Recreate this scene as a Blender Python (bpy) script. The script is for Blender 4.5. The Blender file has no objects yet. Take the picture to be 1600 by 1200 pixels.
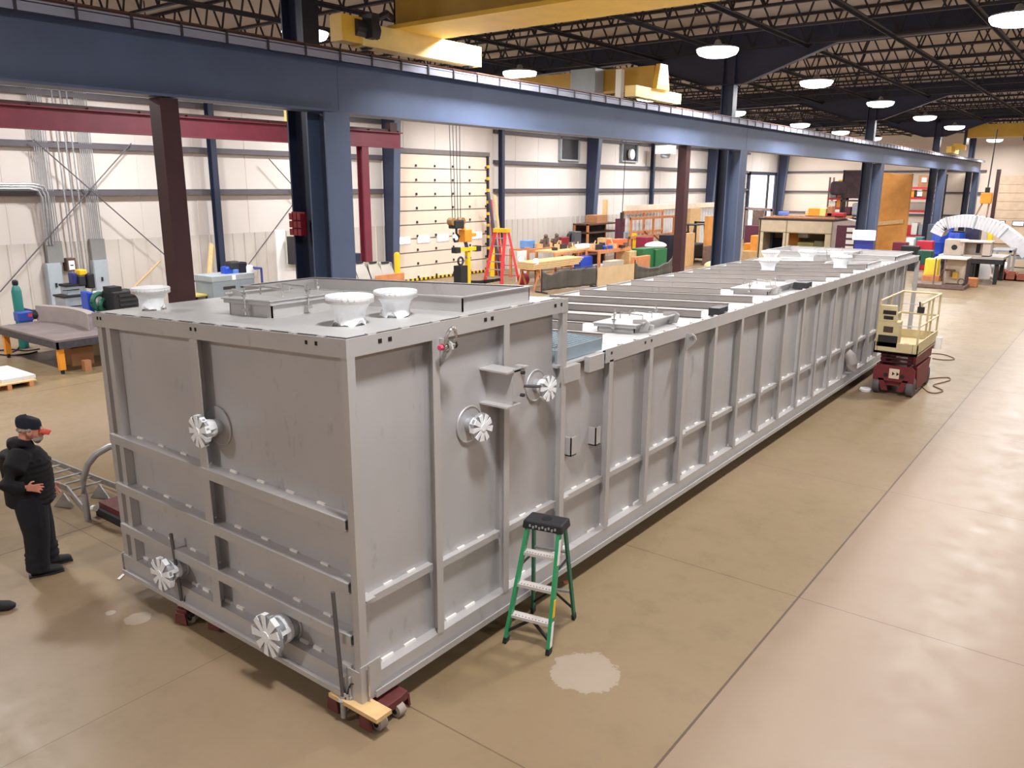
import bpy, bmesh, math, random
from mathutils import Vector, Matrix
random.seed(7)
PI = math.pi
SC = bpy.context.scene
COL = SC.collection
# ------------------------------------------------------------------ camera
CAMR = [[0.7948347, 0.6068116, 0.0041727], [0.1492487, -0.1888197, -0.9706039], [-0.5881859, 0.7720924, -0.2406463]]
F0 = 1254.233
H = 4.13
def ray(px, py):
    a = ((px-800)/F0, (py-600)/F0, 1.0)
    return [sum(CAMR[i][j]*a[i] for i in range(3)) for j in range(3)]
def atz(px, py, z=0.0):
    v = ray(px, py); t = (z-H)/v[2]; return Vector((t*v[0], t*v[1], z))
def atx(px, py, X):
    v = ray(px, py); t = X/v[0]; return Vector((X, t*v[1], H+t*v[2]))
def aty(px, py, Y):
    v = ray(px, py); t = Y/v[1]; return Vector((t*v[0], Y, H+t*v[2]))
def zat(px, py, X, Y):
    v = ray(px, py); t = (v[0]*X+v[1]*Y)/(v[0]**2+v[1]**2); return H+t*v[2]
def boxX(X, px0, py0, px1, py1):            # y0,y1,z0,z1 on the plane x=X
    a = atx(px0, py0, X); b = atx(px1, py1, X)
    return min(a.y, b.y), max(a.y, b.y), min(a.z, b.z), max(a.z, b.z)
def boxY(Y, px0, py0, px1, py1):
    a = aty(px0, py0, Y); b = aty(px1, py1, Y)
    return min(a.x, b.x), max(a.x, b.x), min(a.z, b.z), max(a.z, b.z)
cam = bpy.data.cameras.new('camera'); co = bpy.data.objects.new('camera', cam); COL.objects.link(co)
r_, d_, f_ = [Vector(x) for x in CAMR]
m = Matrix(((r_.x, -d_.x, -f_.x, 0), (r_.y, -d_.y, -f_.y, 0), (r_.z, -d_.z, -f_.z, H), (0, 0, 0, 1)))
co.matrix_world = m
cam.sensor_width = 36; cam.lens = F0/1600*36; cam.clip_start = .05; cam.clip_end = 300
SC.camera = co
# ------------------------------------------------------------------ materials
def lin(c):
    c = c/255.0
    return c/12.92 if c <= .04045 else ((c+.055)/1.055)**2.4
def rgb(r, g, b): return (lin(r), lin(g), lin(b), 1)
MATS = {}
def mat(name, c, rough=.6, metal=0.0, var=.08, scale=3.0, bump=0.0, emit=0.0, alpha=1.0, c2=None, coords='Object', spec=.5):
    if name in MATS: return MATS[name]
    M = bpy.data.materials.new(name); M.use_nodes = True
    nt = M.node_tree; N = nt.nodes; L = nt.links
    b = N['Principled BSDF']
    b.inputs['Roughness'].default_value = rough; b.inputs['Metallic'].default_value = metal
    b.inputs['Specular IOR Level'].default_value = spec
    col = rgb(*c)
    tc = N.new('ShaderNodeTexCoord'); no = N.new('ShaderNodeTexNoise'); no.inputs['Scale'].default_value = scale
    no.inputs['Detail'].default_value = 5
    L.new(tc.outputs[coords], no.inputs['Vector'])
    mx = N.new('ShaderNodeMix'); mx.data_type = 'RGBA'
    if c2 is None:
        a = [max(0, x*(1-var)) for x in col[:3]]+[1]; d = [min(1, x*(1+var)) for x in col[:3]]+[1]
    else:
        a = col; d = rgb(*c2)
    mx.inputs['A'].default_value = a; mx.inputs['B'].default_value = d
    mr = N.new('ShaderNodeMapRange'); mr.inputs['From Min'].default_value = .3; mr.inputs['From Max'].default_value = .7
    L.new(no.outputs['Fac'], mr.inputs['Value']); L.new(mr.outputs['Result'], mx.inputs['Factor'])
    L.new(mx.outputs['Result'], b.inputs['Base Color'])
    if bump:
        bp = N.new('ShaderNodeBump'); bp.inputs['Strength'].default_value = bump; bp.inputs['Distance'].default_value = .02
        L.new(no.outputs['Fac'], bp.inputs['Height']); L.new(bp.outputs['Normal'], b.inputs['Normal'])
    if emit:
        b.inputs['Emission Color'].default_value = col; b.inputs['Emission Strength'].default_value = emit
    MATS[name] = M
    return M
def stainless(name, c, dark, rough=.5, metal=.35):
    M = mat(name, c, rough, metal, var=.05, scale=1.3)
    nt = M.node_tree; N = nt.nodes; L = nt.links; b = N['Principled BSDF']
    src = b.inputs['Base Color'].links[0].from_socket
    tc = N.new('ShaderNodeTexCoord'); mp = N.new('ShaderNodeMapping'); mp.inputs['Scale'].default_value = (6, 6, 2.2)
    L.new(tc.outputs['Object'], mp.inputs['Vector'])
    n2 = N.new('ShaderNodeTexNoise'); n2.inputs['Scale'].default_value = 1.0; n2.inputs['Detail'].default_value = 8; n2.inputs['Roughness'].default_value = .62
    L.new(mp.outputs['Vector'], n2.inputs['Vector'])
    mr = N.new('ShaderNodeMapRange'); mr.inputs['From Min'].default_value = .62; mr.inputs['From Max'].default_value = .78
    L.new(n2.outputs['Fac'], mr.inputs['Value'])
    mm = N.new('ShaderNodeMath'); mm.operation = 'MULTIPLY'; mm.inputs[1].default_value = .55
    L.new(mr.outputs['Result'], mm.inputs[0])
    mx = N.new('ShaderNodeMix'); mx.data_type = 'RGBA'
    L.new(mm.outputs[0], mx.inputs['Factor']); L.new(src, mx.inputs['A']); mx.inputs['B'].default_value = rgb(*dark)
    L.new(mx.outputs['Result'], b.inputs['Base Color'])
    mrr = N.new('ShaderNodeMapRange'); mrr.inputs['To Min'].default_value = rough-.1; mrr.inputs['To Max'].default_value = rough+.12
    L.new(n2.outputs['Fac'], mrr.inputs['Value']); L.new(mrr.outputs['Result'], b.inputs['Roughness'])
    return M
STEEL = stainless('stainless_sheet', (190, 188, 189), (120, 115, 116))
STEELB = stainless('stainless_bar', (190, 187, 186), (142, 134, 130), rough=.45)
ROOFM = stainless('stainless_roof', (190, 189, 188), (166, 162, 158), rough=.5)
STEELM = stainless('stainless_mill', (158, 151, 147), (112, 104, 100), rough=.55)
WELD = mat('weld_bead', (246, 242, 236), .4, .15)
BLACKSHADE = mat('black_shade', (16, 15, 16), .9)
WRAP = mat('white_plastic', (238, 240, 243), .45, 0, var=.03, scale=14, bump=.5)
GALV = mat('galvanised', (174, 176, 180), .42, .5, var=.12, scale=8)
BLUE = mat('blue_paint', (84, 96, 122), .42, .0, var=.1, scale=1.2)
BLUE2 = mat('dark_and_shaded_blue', (40, 48, 72), .5, .0, var=.1, scale=1.2)
MAROON = mat('maroon_paint', (122, 46, 62), .5, 0, var=.1)
DKMAROON = mat('dark_maroon_paint', (66, 32, 35), .5, 0, var=.12)
JOIST = mat('joist_paint', (34, 30, 40), .6, 0, var=.1)
DECK = mat('roof_deck', (172, 162, 154), .9, 0, var=.06, scale=.6)
WALLM = mat('wall_insulation', (222, 214, 208), .85, 0, var=.04, scale=.5, bump=.25)
LINER = mat('wall_liner', (204, 196, 188), .6, 0, var=.03, scale=.4)
GIRT = mat('girt_paint', (92, 88, 94), .6)
YEL = mat('crane_yellow', (238, 190, 70), .45, 0, var=.06)
ORANGE = mat('orange_paint', (232, 148, 40), .5)
RED = mat('red_paint', (200, 52, 56), .5)
SKRED = mat('skate_red', (98, 44, 44), .55, .0, var=.25, scale=12)
BLK = mat('black_rubber', (30, 30, 33), .65)
DARK = mat('dark_metal', (58, 56, 60), .5, .3)
GRY = mat('grey_enamel', (158, 166, 172), .5)
GREEN = mat('ladder_green', (44, 150, 98), .45)
WOOD = mat('pale_wood', (214, 178, 126), .7, 0, var=.12, scale=9)
PLY = mat('plywood', (206, 142, 70), .7, 0, var=.14, scale=2.5)
OWOOD = mat('orange_wood', (204, 134, 86), .7, 0, var=.16, scale=4)
CARD = mat('cardboard', (172, 122, 82), .8)
BEIGE = mat('lift_beige', (206, 190, 148), .5, 0, var=.08, scale=5)
BOOTH = mat('booth_beige', (222, 206, 176), .6)
CHROME = mat('bright_steel', (200, 198, 196), .25, .85)
RUST = mat('brown_steel', (120, 100, 92), .55, .4, var=.2, scale=6)
NAVY = mat('navy_cloth', (22, 24, 40), .9, 0, var=.2, scale=20)
JACK = mat('black_cloth', (15, 14, 17), .92, 0, var=.3, scale=14, bump=.3)
SKIN = mat('skin', (208, 138, 116), .55, 0, var=.08, scale=20)
HAIR = mat('grey_hair', (150, 138, 130), .8)
BLUEP = mat('blue_plastic', (30, 74, 190), .35)
TEAL = mat('teal_paint', (36, 118, 110), .4)
WHITE = mat('white_paint', (246, 245, 242), .5, 0, var=.02)
CURT = mat('welding_curtain', (82, 78, 72), .5, 0, var=.15)
COPPER = mat('copper_boxes', (182, 106, 84), .6)
GREENB = mat('green_panel', (34, 108, 62), .5)
PURPLE = mat('dark_plum', (92, 40, 60), .6)
DAY = mat('daylight_pane', (246, 250, 255), .5, emit=1.6)
LAMPM = mat('lamp_lens', (250, 250, 255), .5, emit=14.0)
SCREEN = mat('lit_screen', (252, 252, 255), .5, emit=1.3)
YELB = mat('bollard_yellow', (244, 196, 30), .5)
PVC = mat('pale_duct', (214, 214, 218), .45, 0)
CONC = mat('concrete_bit', (214, 206, 196), .9)
# ------------------------------------------------------------------ mesh builder
ORG = {}
def ortho(d, up=Vector((0, 0, 1))):
    d = d.normalized()
    if abs(d.dot(up)) > .98: up = Vector((0, 1, 0))
    s = d.cross(up).normalized(); u = s.cross(d).normalized()
    return s, u
class MB:
    def __init__(s): s.v = []; s.f = []; s.mi = 0; s.m = []
    def face(s, idx): s.f.append(idx); s.m.append(s.mi)
    def hexa(s, p):
        b = len(s.v); s.v += [Vector(x) for x in p]
        for q in ((0, 3, 2, 1), (4, 5, 6, 7), (0, 1, 5, 4), (1, 2, 6, 5), (2, 3, 7, 6), (3, 0, 4, 7)): s.face([b+i for i in q])
        return s
    def box(s, x0, x1, y0, y1, z0, z1):
        return s.hexa([(x0, y0, z0), (x1, y0, z0), (x1, y1, z0), (x0, y1, z0), (x0, y0, z1), (x1, y0, z1), (x1, y1, z1), (x0, y1, z1)])
    def bar(s, p, q, w, h, up=Vector((0, 0, 1)), dn=0):
        p = Vector(p); q = Vector(q); a, u = ortho(q-p, Vector(up))
        a = a*w/2; u = u*h/2
        return s.hexa([p-a-u, p+a-u, q+a-u, q-a-u, p-a+u, p+a+u, q+a+u, q-a+u])
    def prism(s, pts, vec):
        b = len(s.v); n = len(pts); vec = Vector(vec)
        s.v += [Vector(p) for p in pts]+[Vector(p)+vec for p in pts]
        s.face([b+i for i in range(n)][::-1]); s.face([b+n+i for i in range(n)])
        for i in range(n): s.face([b+i, b+(i+1) % n, b+n+(i+1) % n, b+n+i])
        return s
    def tube(s, path, r, n=8, cap=True, up=Vector((0, 0, 1)), flat=1.0):
        path = [Vector(p) for p in path]; k = len(path)
        rs = r if isinstance(r, (list, tuple)) else [r]*k
        b = len(s.v)
        for i, p in enumerate(path):
            d = (path[min(i+1, k-1)]-path[max(i-1, 0)])
            a, u = ortho(d, up)
            for j in range(n):
                t = 2*PI*j/n
                s.v.append(p+a*rs[i]*math.cos(t)+u*rs[i]*flat*math.sin(t))
        for i in range(k-1):
            for j in range(n): s.face([b+i*n+j, b+i*n+(j+1) % n, b+(i+1)*n+(j+1) % n, b+(i+1)*n+j])
        if cap:
            s.face([b+j for j in range(n)][::-1]); s.face([b+(k-1)*n+j for j in range(n)])
        return s
    def lathe(s, c, prof, axis=(0, 0, 1), n=16):   # prof: (radius, offset)
        c = Vector(c); ax = Vector(axis).normalized(); a, u = ortho(ax); b = len(s.v); k = len(prof)
        for r, t in prof:
            for j in range(n):
                w = 2*PI*j/n; s.v.append(c+ax*t+(a*math.cos(w)+u*math.sin(w))*max(r, 1e-4))
        for i in range(k-1):
            for j in range(n): s.face([b+i*n+j, b+i*n+(j+1) % n, b+(i+1)*n+(j+1) % n, b+(i+1)*n+j])
        s.face([b+j for j in range(n)][::-1]); s.face([b+(k-1)*n+j for j in range(n)])
        return s
    def ball(s, c, r, n=12, k=8, sc=(1, 1, 1)):
        c = Vector(c); b = len(s.v)
        for i in range(k+1):
            t = PI*i/k
            for j in range(n):
                w = 2*PI*j/n
                rr = max(math.sin(t), .02)
                s.v.append(c+Vector((r*sc[0]*rr*math.cos(w), r*sc[1]*rr*math.sin(w), r*sc[2]*math.cos(t))))
        for i in range(k):
            for j in range(n): s.face([b+i*n+j, b+(i+1)*n+j, b+(i+1)*n+(j+1) % n, b+i*n+(j+1) % n])
        s.face([b+j for j in range(n)]); s.face([b+k*n+j for j in range(n)][::-1])
        return s
    def ring(s, c, r, t, axis=(0, 0, 1), n=20, m=6, a0=0, a1=2*PI):
        c = Vector(c); ax = Vector(axis).normalized(); a, u = ortho(ax)
        full = abs(a1-a0-2*PI) < 1e-6
        pts = [c+(a*math.cos(a0+(a1-a0)*i/n)+u*math.sin(a0+(a1-a0)*i/n))*r for i in range(n+1)]
        return s.tube(pts, t, m, cap=not full, up=ax)
    def grid(s, rows):                              # rows of points
        b = len(s.v); n = len(rows[0])
        for r in rows: s.v += [Vector(p) for p in r]
        for i in range(len(rows)-1):
            for j in range(n-1): s.face([b+i*n+j, b+i*n+j+1, b+(i+1)*n+j+1, b+(i+1)*n+j])
        return s
    def build(s, name, mats, parent=None, smooth=False, local=False, loc=None, bevel=0, thick=0):
        me = bpy.data.meshes.new(name)
        if parent is not None: o0 = Vector((0, 0, 0)) if local else ORG[parent.name]
        elif loc is not None: o0 = Vector(loc)
        else:
            xs = [p.x for p in s.v]; ys = [p.y for p in s.v]; zs = [p.z for p in s.v]
            o0 = Vector(((min(xs)+max(xs))/2, (min(ys)+max(ys))/2, min(zs)))
        me.from_pydata([tuple(p-o0) if not (local and parent is None) else tuple(p) for p in s.v], [], s.f)
        if not isinstance(mats, (list, tuple)): mats = [mats]
        for M in mats: me.materials.append(M)
        if len(mats) > 1: me.polygons.foreach_set('material_index', s.m)
        bm = bmesh.new(); bm.from_mesh(me); bmesh.ops.recalc_face_normals(bm, faces=bm.faces); bm.to_mesh(me); bm.free()
        if smooth:
            me.polygons.foreach_set('use_smooth', [True]*len(me.polygons))
            try: me.set_sharp_from_angle(angle=math.radians(42))
            except Exception: pass
        me.update()
        o = bpy.data.objects.new(name, me); COL.objects.link(o)
        if parent is not None:
            o.parent = parent; ORG[o.name] = o0
        else:
            if not (local and loc is None): o.location = o0
            ORG[o.name] = o0
        if thick:
            md = o.modifiers.new('thick', 'SOLIDIFY'); md.thickness = thick
        if bevel:
            md = o.modifiers.new('bevel', 'BEVEL'); md.width = bevel; md.segments = 2; md.limit_method = 'ANGLE'
        return o
def tag(o, label, cat, group=None, kind=None):
    if label: o['label'] = label
    if cat: o['category'] = cat
    if group: o['group'] = group
    if kind: o['kind'] = kind
    return o
def thing(name, label, cat, loc=(0, 0, 0), rotz=0, group=None):
    o = bpy.data.objects.new(name, None); COL.objects.link(o); o.location = loc; o.rotation_euler = (0, 0, rotz)
    o.empty_display_size = .1; ORG[o.name] = Vector(loc)
    return tag(o, label, cat, group)
def struct(o): o['kind'] = 'structure'; return o
def dup(root, loc, rotz=None, label=None, group=None):
    r = root.copy(); COL.objects.link(r); r.location = loc
    if rotz is not None: r.rotation_euler = (0, 0, rotz)
    if label: r['label'] = label
    if group: r['group'] = group
    for ch in list(root.children):
        c = ch.copy(); COL.objects.link(c); c.parent = r
        for g in list(ch.children):
            d = g.copy(); COL.objects.link(d); d.parent = c
    return r
def quick(name, mb, M, label, cat, group=None, **k): return tag(mb.build(name, M, **k), label, cat, group)
# ------------------------------------------------------------------ floor
def floor_mat():
    M = mat('polished_concrete', (132, 112, 82), .42, 0, c2=(144, 124, 96), scale=.35, coords='Object', spec=.42)
    nt = M.node_tree; N = nt.nodes; L = nt.links; b = N['Principled BSDF']
    src = b.inputs['Base Color'].links[0].from_socket
    tc = N.new('ShaderNodeTexCoord'); sp = N.new('ShaderNodeSeparateXYZ'); L.new(tc.outputs['Object'], sp.inputs[0])
    def math_(op, a, bb=None):
        n = N.new('ShaderNodeMath'); n.operation = op
        for i, x in enumerate((a, bb)):
            if x is None: continue
            if isinstance(x, (int, float)): n.inputs[i].default_value = x
            else: L.new(x, n.inputs[i])
        return n.outputs[0]
    def mixc(fac, a, c):
        n = N.new('ShaderNodeMix'); n.data_type = 'RGBA'; L.new(fac, n.inputs['Factor'])
        for k, x in (('A', a), ('B', c)):
            if isinstance(x, tuple): n.inputs[k].default_value = x
            else: L.new(x, n.inputs[k])
        return n.outputs['Result']
    def noise(sc, det=6, rough=.6):
        n = N.new('ShaderNodeTexNoise'); n.inputs['Scale'].default_value = sc; n.inputs['Detail'].default_value = det
        n.inputs['Roughness'].default_value = rough; L.new(tc.outputs['Object'], n.inputs['Vector']); return n.outputs['Fac']
    def rng(v, a, c, lo=0., hi=1.):
        n = N.new('ShaderNodeMapRange'); n.inputs['From Min'].default_value = a; n.inputs['From Max'].default_value = c
        n.inputs['To Min'].default_value = lo; n.inputs['To Max'].default_value = hi; L.new(v, n.inputs['Value']); return n.outputs['Result']
    fine = noise(2.6, 9, .68)
    c = mixc(rng(fine, .5, .75, 0, .5), src, rgb(108, 90, 64))
    worn = noise(.22, 4, .5)
    c = mixc(rng(worn, .45, .65, 0, .55), c, rgb(152, 130, 108))
    c = mixc(math_('MULTIPLY', math_('GREATER_THAN', sp.outputs[0], -2.2), .7), c, mixc(fine, rgb(138, 117, 98), rgb(154, 132, 114)))
    def line(axis, off, per, w):
        t = math_('ADD', sp.outputs[axis], -off+per*200.5); t = math_('MODULO', t, per)
        t = math_('ABSOLUTE', math_('SUBTRACT', t, per/2)); return math_('LESS_THAN', t, w)
    lx = line(0, -2.2, 7.55, .011); lx2 = line(0, -5.97, 7.55, .005); ly = line(1, 4.05, 3.75, .006)
    ln = math_('MAXIMUM', math_('MAXIMUM', lx, math_('MULTIPLY', lx2, .6)), math_('MULTIPLY', ly, .75))
    c = mixc(math_('MULTIPLY', ln, .85), c, rgb(78, 62, 50))
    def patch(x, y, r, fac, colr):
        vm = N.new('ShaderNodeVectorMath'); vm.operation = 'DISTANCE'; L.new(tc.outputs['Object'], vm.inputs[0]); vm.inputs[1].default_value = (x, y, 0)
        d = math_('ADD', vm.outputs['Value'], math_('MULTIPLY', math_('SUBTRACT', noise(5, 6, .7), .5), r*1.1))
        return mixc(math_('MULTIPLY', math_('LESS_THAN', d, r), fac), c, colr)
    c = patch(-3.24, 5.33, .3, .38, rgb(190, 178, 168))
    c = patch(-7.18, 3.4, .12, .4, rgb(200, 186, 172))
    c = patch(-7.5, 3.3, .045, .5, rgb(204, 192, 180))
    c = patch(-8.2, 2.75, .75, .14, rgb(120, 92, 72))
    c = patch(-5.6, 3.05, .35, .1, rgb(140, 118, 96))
    L.new(c, b.inputs['Base Color'])
    L.new(rng(fine, .3, .8, .34, .55), b.inputs['Roughness'])
    return M
fl = struct(MB().box(-25, 30, -8, 71, -.2, 0).build('floor', floor_mat(), loc=(0, 0, 0)))
# ------------------------------------------------------------------ walls
WX = -25.0; WY = 70.6
w = MB().box(WX-.3, WX, -8, WY, 0, 9.0)
for i in range(40): w.box(WX-.01, WX+.012, -6+i*1.95, -5.97+i*1.95, 2.45, 8.7)
wl = struct(w.build('wall_left', WALLM))
def corrug(y0, y1, z1, X, sx=1):
    g = []; y = y0
    while y < y1-.05:
        for dy, dx in ((0, .02), (.36, .02), (.385, .055), (.42, .055)): g.append((X+sx*dx, min(y+dy, y1)))
        y += .45
    return MB().grid([[(x, yy, 0) for x, yy in g], [(x, yy, z1) for x, yy in g]])
for a, b in ((-8, 24.2), (31.0, 63.2)):
    o = corrug(a, b, 2.45, WX).build('liner_panel', LINER, wl)
struct(MB().box(WX-.3, 30, -8.5, -8.2, 0, 9.0).build('wall_front', WALLM))
wb = struct(MB().box(WX-.3, 30, WY, WY+.3, 0, 9.0).build('wall_back', mat('wall_insulation_far', (234, 218, 202), .85, 0, var=.05, scale=.5)))
struct(MB().box(WX-.3, 30, -8, WY+.3, 8.75, 8.95).build('ceiling', DECK))
n = 1
for z in (3.86, 5.2, 6.6):
    for a, b in ((-8, 24.0), (31.2, 63.3)):
        struct(MB().box(WX+.02, WX+.2, a, b, z-.09, z-.05).box(WX+.02, WX+.05, a, b, z-.05, z+.09).box(WX+.17, WX+.2, a, b, z-.05, z+.05).build('trim_%d' % n, GIRT)); n += 1
for z in (2.0, 3.7, 5.3):
    for a, b in ((WX, -9.4), (-2.5, 30)):
        struct(MB().box(a, b, WY-.2, WY-.02, z-.08, z+.06).build('trim_%d' % n, GIRT)); n += 1
struct(MB().box(WX, WX+.08, 24.3, 30.9, 5.42, 5.62).build('trim_%d' % n, mat('header_grey', (120, 112, 110), .6))); n += 1
# overhead door on the left wall
DOORM = mat('door_panel', (232, 216, 196), .6, 0, var=.02)
dr = struct(MB().box(WX+.02, WX+.09, 24.5, 30.6, .04, 5.4).build('door_1', MATS['header_grey']))
mbp = MB(); hg = MB()
for i in range(9):
    z0 = .05+i*.594
    o = MB().box(WX+.08, WX+.12, 24.52, 30.58, z0+.03, z0+.575).build('door_section', DOORM, dr)
    for k in range(6):
        y = 24.6+k*1.18
        hg.box(WX+.1, WX+.17, y-.035, y+.035, z0+.07, z0+.17)
hg.build('hinge', DARK, dr)
for k, px in enumerate((631, 662, 692, 716, 745)):
    y = atx(px, 380, WX+.13).y
    o = MB().box(WX+.1, WX+.14, y-.42, y+.42, 1.62, 1.98).build('window_frame', mat('pane_frame', (214, 208, 204), .5), dr)
    MB().box(WX+.135, WX+.15, y-.36, y+.36, 1.66, 1.94).build('window_pane', DAY, o)
t = MB()
for i in range(44): t.mi = i % 2; t.box(WX+.1, WX+.16, 24.5+i*.139, 24.5+(i+1)*.139, .02, .12)
t.build('bottom_seal', [YELB, BLK], dr)
t = MB()
for i in range(40): t.mi = int(i % 4 > 0); t.box(WX+.05, WX+.2, 30.62, 30.7, i*.136, (i+1)*.136)
t.build('door_track', [YELB, DARK], dr)
MB().box(WX+.05, WX+.2, 24.3, 24.46, 0, 5.45).build('door_track', DARK, dr)
# open doorway far down the left wall, and its frame
d3 = struct(MB().box(WX+.02, WX+.06, 63.6, 69.3, 0, 5.0).build('door_3', DAY))
MB().box(WX+.02, WX+.22, 63.35, 63.6, 0, 5.2).box(WX+.02, WX+.22, 69.3, 69.5, 0, 5.2).box(WX+.02, WX+.22, 63.35, 69.5, 5.0, 5.25).build('door_frame', BLUE2, d3)
MB().box(WX+.05, WX+.16, 67.6, 67.9, 0, 5.0).build('door_post', DARK, d3)
# overhead door on the back wall
d2 = struct(MB().box(-8.5, -2.6, WY-.08, WY-.02, .03, 4.95).build('door_2', mat('door_panel_far', (226, 200, 172), .6)))
for i in range(8):
    MB().box(-8.48, -2.62, WY-.12, WY-.07, .06+i*.61, .06+i*.61+.57).build('door_section', MATS['door_panel_far'], d2)
for x in (-8.1, -6.9, -5.7, -4.5, -3.3):
    o = MB().box(x-.38, x+.38, WY-.15, WY-.11, 1.34, 1.72).build('window_frame', BLUE2, d2)
    MB().box(x-.33, x+.33, WY-.165, WY-.145, 1.39, 1.67).build('window_pane', DAY, o)
MB().box(-8.75, -8.5, WY-.2, WY-.02, 0, 5.4).build('door_track', DKMAROON, d2)
# louvres and heaters high on the left wall
for i, (px0, py0, px1, py1) in enumerate(((876, 212, 903, 250), (972, 222, 994, 252))):
    y0, y1, z0, z1 = boxX(WX+.1, px0, py0, px1, py1)
    t = thing('wall_louvre', ['dark square louvre high on left wall, nearer the camera', 'dark louvre with white fan, farther along left wall'][i], 'vent', (WX+.1, (y0+y1)/2, z0))
    MB().box(WX, WX+.1, y0, y1, z0, z1).build('louvre_back', DARK, t)
    MB().box(WX+.02, WX+.2, y0-.08, y0, z0-.08, z1+.08).box(WX+.02, WX+.2, y1, y1+.08, z0-.08, z1+.08).box(WX+.02, WX+.2, y0, y1, z1, z1+.08).box(WX+.02, WX+.2, y0, y1, z0-.08, z0).build('louvre_frame', GRY, t)
    if i: MB().lathe((WX+.14, (y0+y1)/2, (z0+z1)/2-.15), [(.1, 0), (.3, .05), (.3, .2), (.1, .22)], (1, 0, 0)).build('fan', WHITE, t)
p = aty(1040, 234, 46)
t = thing('unit_heater', 'white unit heater hanging under the blue runway beam', 'heater', p)
MB().box(p.x-.5, p.x+.5, p.y-.4, p.y+.4, p.z-.25, p.z+.25).build('casing', WHITE, t)
MB().lathe((p.x, p.y, p.z-.5), [(.2, 0), (.3, .1), (.3, .25)]).build('fan_shroud', GRY, t)
MB().tube([(p.x, p.y, p.z+.25), (p.x, p.y, 8.7)], .02, 6).build('hanger_rod', DARK, t)
# ------------------------------------------------------------------ wall columns
def ibeam(mb, x, y, z0, z1, d, b, tf=.025, ax='x'):
    if ax == 'x':
        mb.box(x-d/2, x-d/2+tf, y-b/2, y+b/2, z0, z1).box(x+d/2-tf, x+d/2, y-b/2, y+b/2, z0, z1).box(x-d/2+tf, x+d/2-tf, y-.012, y+.012, z0, z1)
    else:
        mb.box(x-b/2, x+b/2, y-d/2, y-d/2+tf, z0, z1).box(x-b/2, x+b/2, y+d/2-tf, y+d/2, z0, z1).box(x-.012, x+.012, y-d/2+tf, y+d/2-tf, z0, z1)
    return mb
ordn = ['first', 'second', 'third', 'fourth']
for i, (y, px) in enumerate(((23.95, 0), (39.5, 0), (55.5, 0), (69.9, 0))):
    mb = MB()
    mb.prism([(WX+.2, y-.15, 0), (WX+.6, y-.15, 0), (WX+1.0, y-.15, 7.6), (WX+.2, y-.15, 8.4)], (0, .02, 0))
    mb.mi = 1
    mb.prism([(WX+.57, y-.17, 0), (WX+.62, y-.17, 0), (WX+1.02, y-.17, 7.6), (WX+.97, y-.17, 7.6)], (0, .34, 0))  # lit flange and shaded web put in as two blues
    mb.mi = 0; mb.box(WX+.2, WX+.24, y-.17, y+.17, 0, 8.4)
    quick('frame_column', mb, [BLUE2, BLUE], ['tapered blue frame column beside the left overhead door', 'tapered blue frame column standing behind the orange workbenches', 'tapered blue frame column by the grey partition sheets', 'tapered blue frame column at the far left corner'][i], 'column', 'tapered frame columns on the left wall')
for i, y in enumerate((15.95, 31.5, 46.9)):
    mb = ibeam(MB(), WX+.32, y, 0, 8.2, .24, .2)
    quick('wall_post', mb, BLUE2, ['slim blue wall post above the grey tool chest', 'slim blue wall post behind the red folding ladder', 'slim blue wall post above the corrugated partition'][i], 'column', 'slim wall posts')
# ------------------------------------------------------------------ blue crane runway
XB = -9.6; YC = (8.35, 24.07, 40.3, 55.5, 68.3)
t = thing('crane_runway_beam', 'long blue overhead crane runway beam with rail on top', 'beam', (XB, 32, 5.14))
MB().box(XB-.012, XB+.012, -5, 68.7, 5.17, 5.86).build('web', BLUE, t)
MB().box(XB-.18, XB+.18, -5, 68.7, 5.14, 5.17).build('bottom_flange', BLUE, t)
MB().box(XB-.24, XB+.24, -5, 68.7, 5.93, 5.96).box(XB+.215, XB+.24, -5, 68.7, 5.84, 5.94).box(XB-.24, XB-.215, -5, 68.7, 5.84, 5.94).build('cap_channel', mat('cap_grey', (150, 152, 170), .4, .2), t)
MB().box(XB-.04, XB+.04, -5, 68.7, 5.96, 6.0).box(XB-.02, XB+.02, -5, 68.7, 6.0, 6.02).box(XB-.035, XB+.035, -5, 68.7, 6.02, 6.04).build('rail', mat('rail_rust', (112, 78, 64), .5, .3), t)
c = MB()
for i in range(120):
    y = -4+i*.61; c.box(XB+.235, XB+.255, y, y+.03, 5.83, 5.97); c.box(XB+.04, XB+.25, y, y+.03, 5.96, 5.985)
c.build('rail_clip', DARK, t)
s = MB()
for y in YC:
    s.box(XB-.17, XB-.013, y-.008, y+.008, 5.17, 5.86).box(XB+.012, XB+.016, y-.004, y+.004, 5.17, 5.86)
s.build('web_stiffener', BLUE, t)
lab = ['nearest', 'second', 'third', 'fourth', 'farthest']
for i, y in enumerate(YC):
    yc = y*(.975 if i < 2 else .985); mb = ibeam(MB(), XB, yc, 0.02, 5.13, .42, .46, .03)
    mb.box(XB-.28, XB+.28, yc-.28, yc+.28, 0, .03)
    quick('crane_column', mb, BLUE, ['wide blue column under the runway, nearest the camera', 'blue column under the runway by the beige booth', 'blue column under the runway beside the plywood sheets', 'blue column under the runway next to red shelving', 'blue column under the far end of the runway'][i], 'column', 'columns carrying the blue runway beam')
    mb = ibeam(MB(), XB-(.8 if i == 0 else .64), y+.02, 0.02, 8.0, .5 if i == 0 else .38, .3, .03)
    mb.box(XB-1.0, XB-.44, y-.25, y+.25, 0, .03)
    quick('building_column', mb, BLUE2, ['dark blue roof column behind nearest runway column', 'dark blue roof column with pale band behind second runway column', 'dark blue roof column with orange timber behind it', 'dark blue roof column just left of fourth runway column', 'dark blue roof column at far end of runway'][i], 'column', 'roof columns beside the runway')
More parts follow.
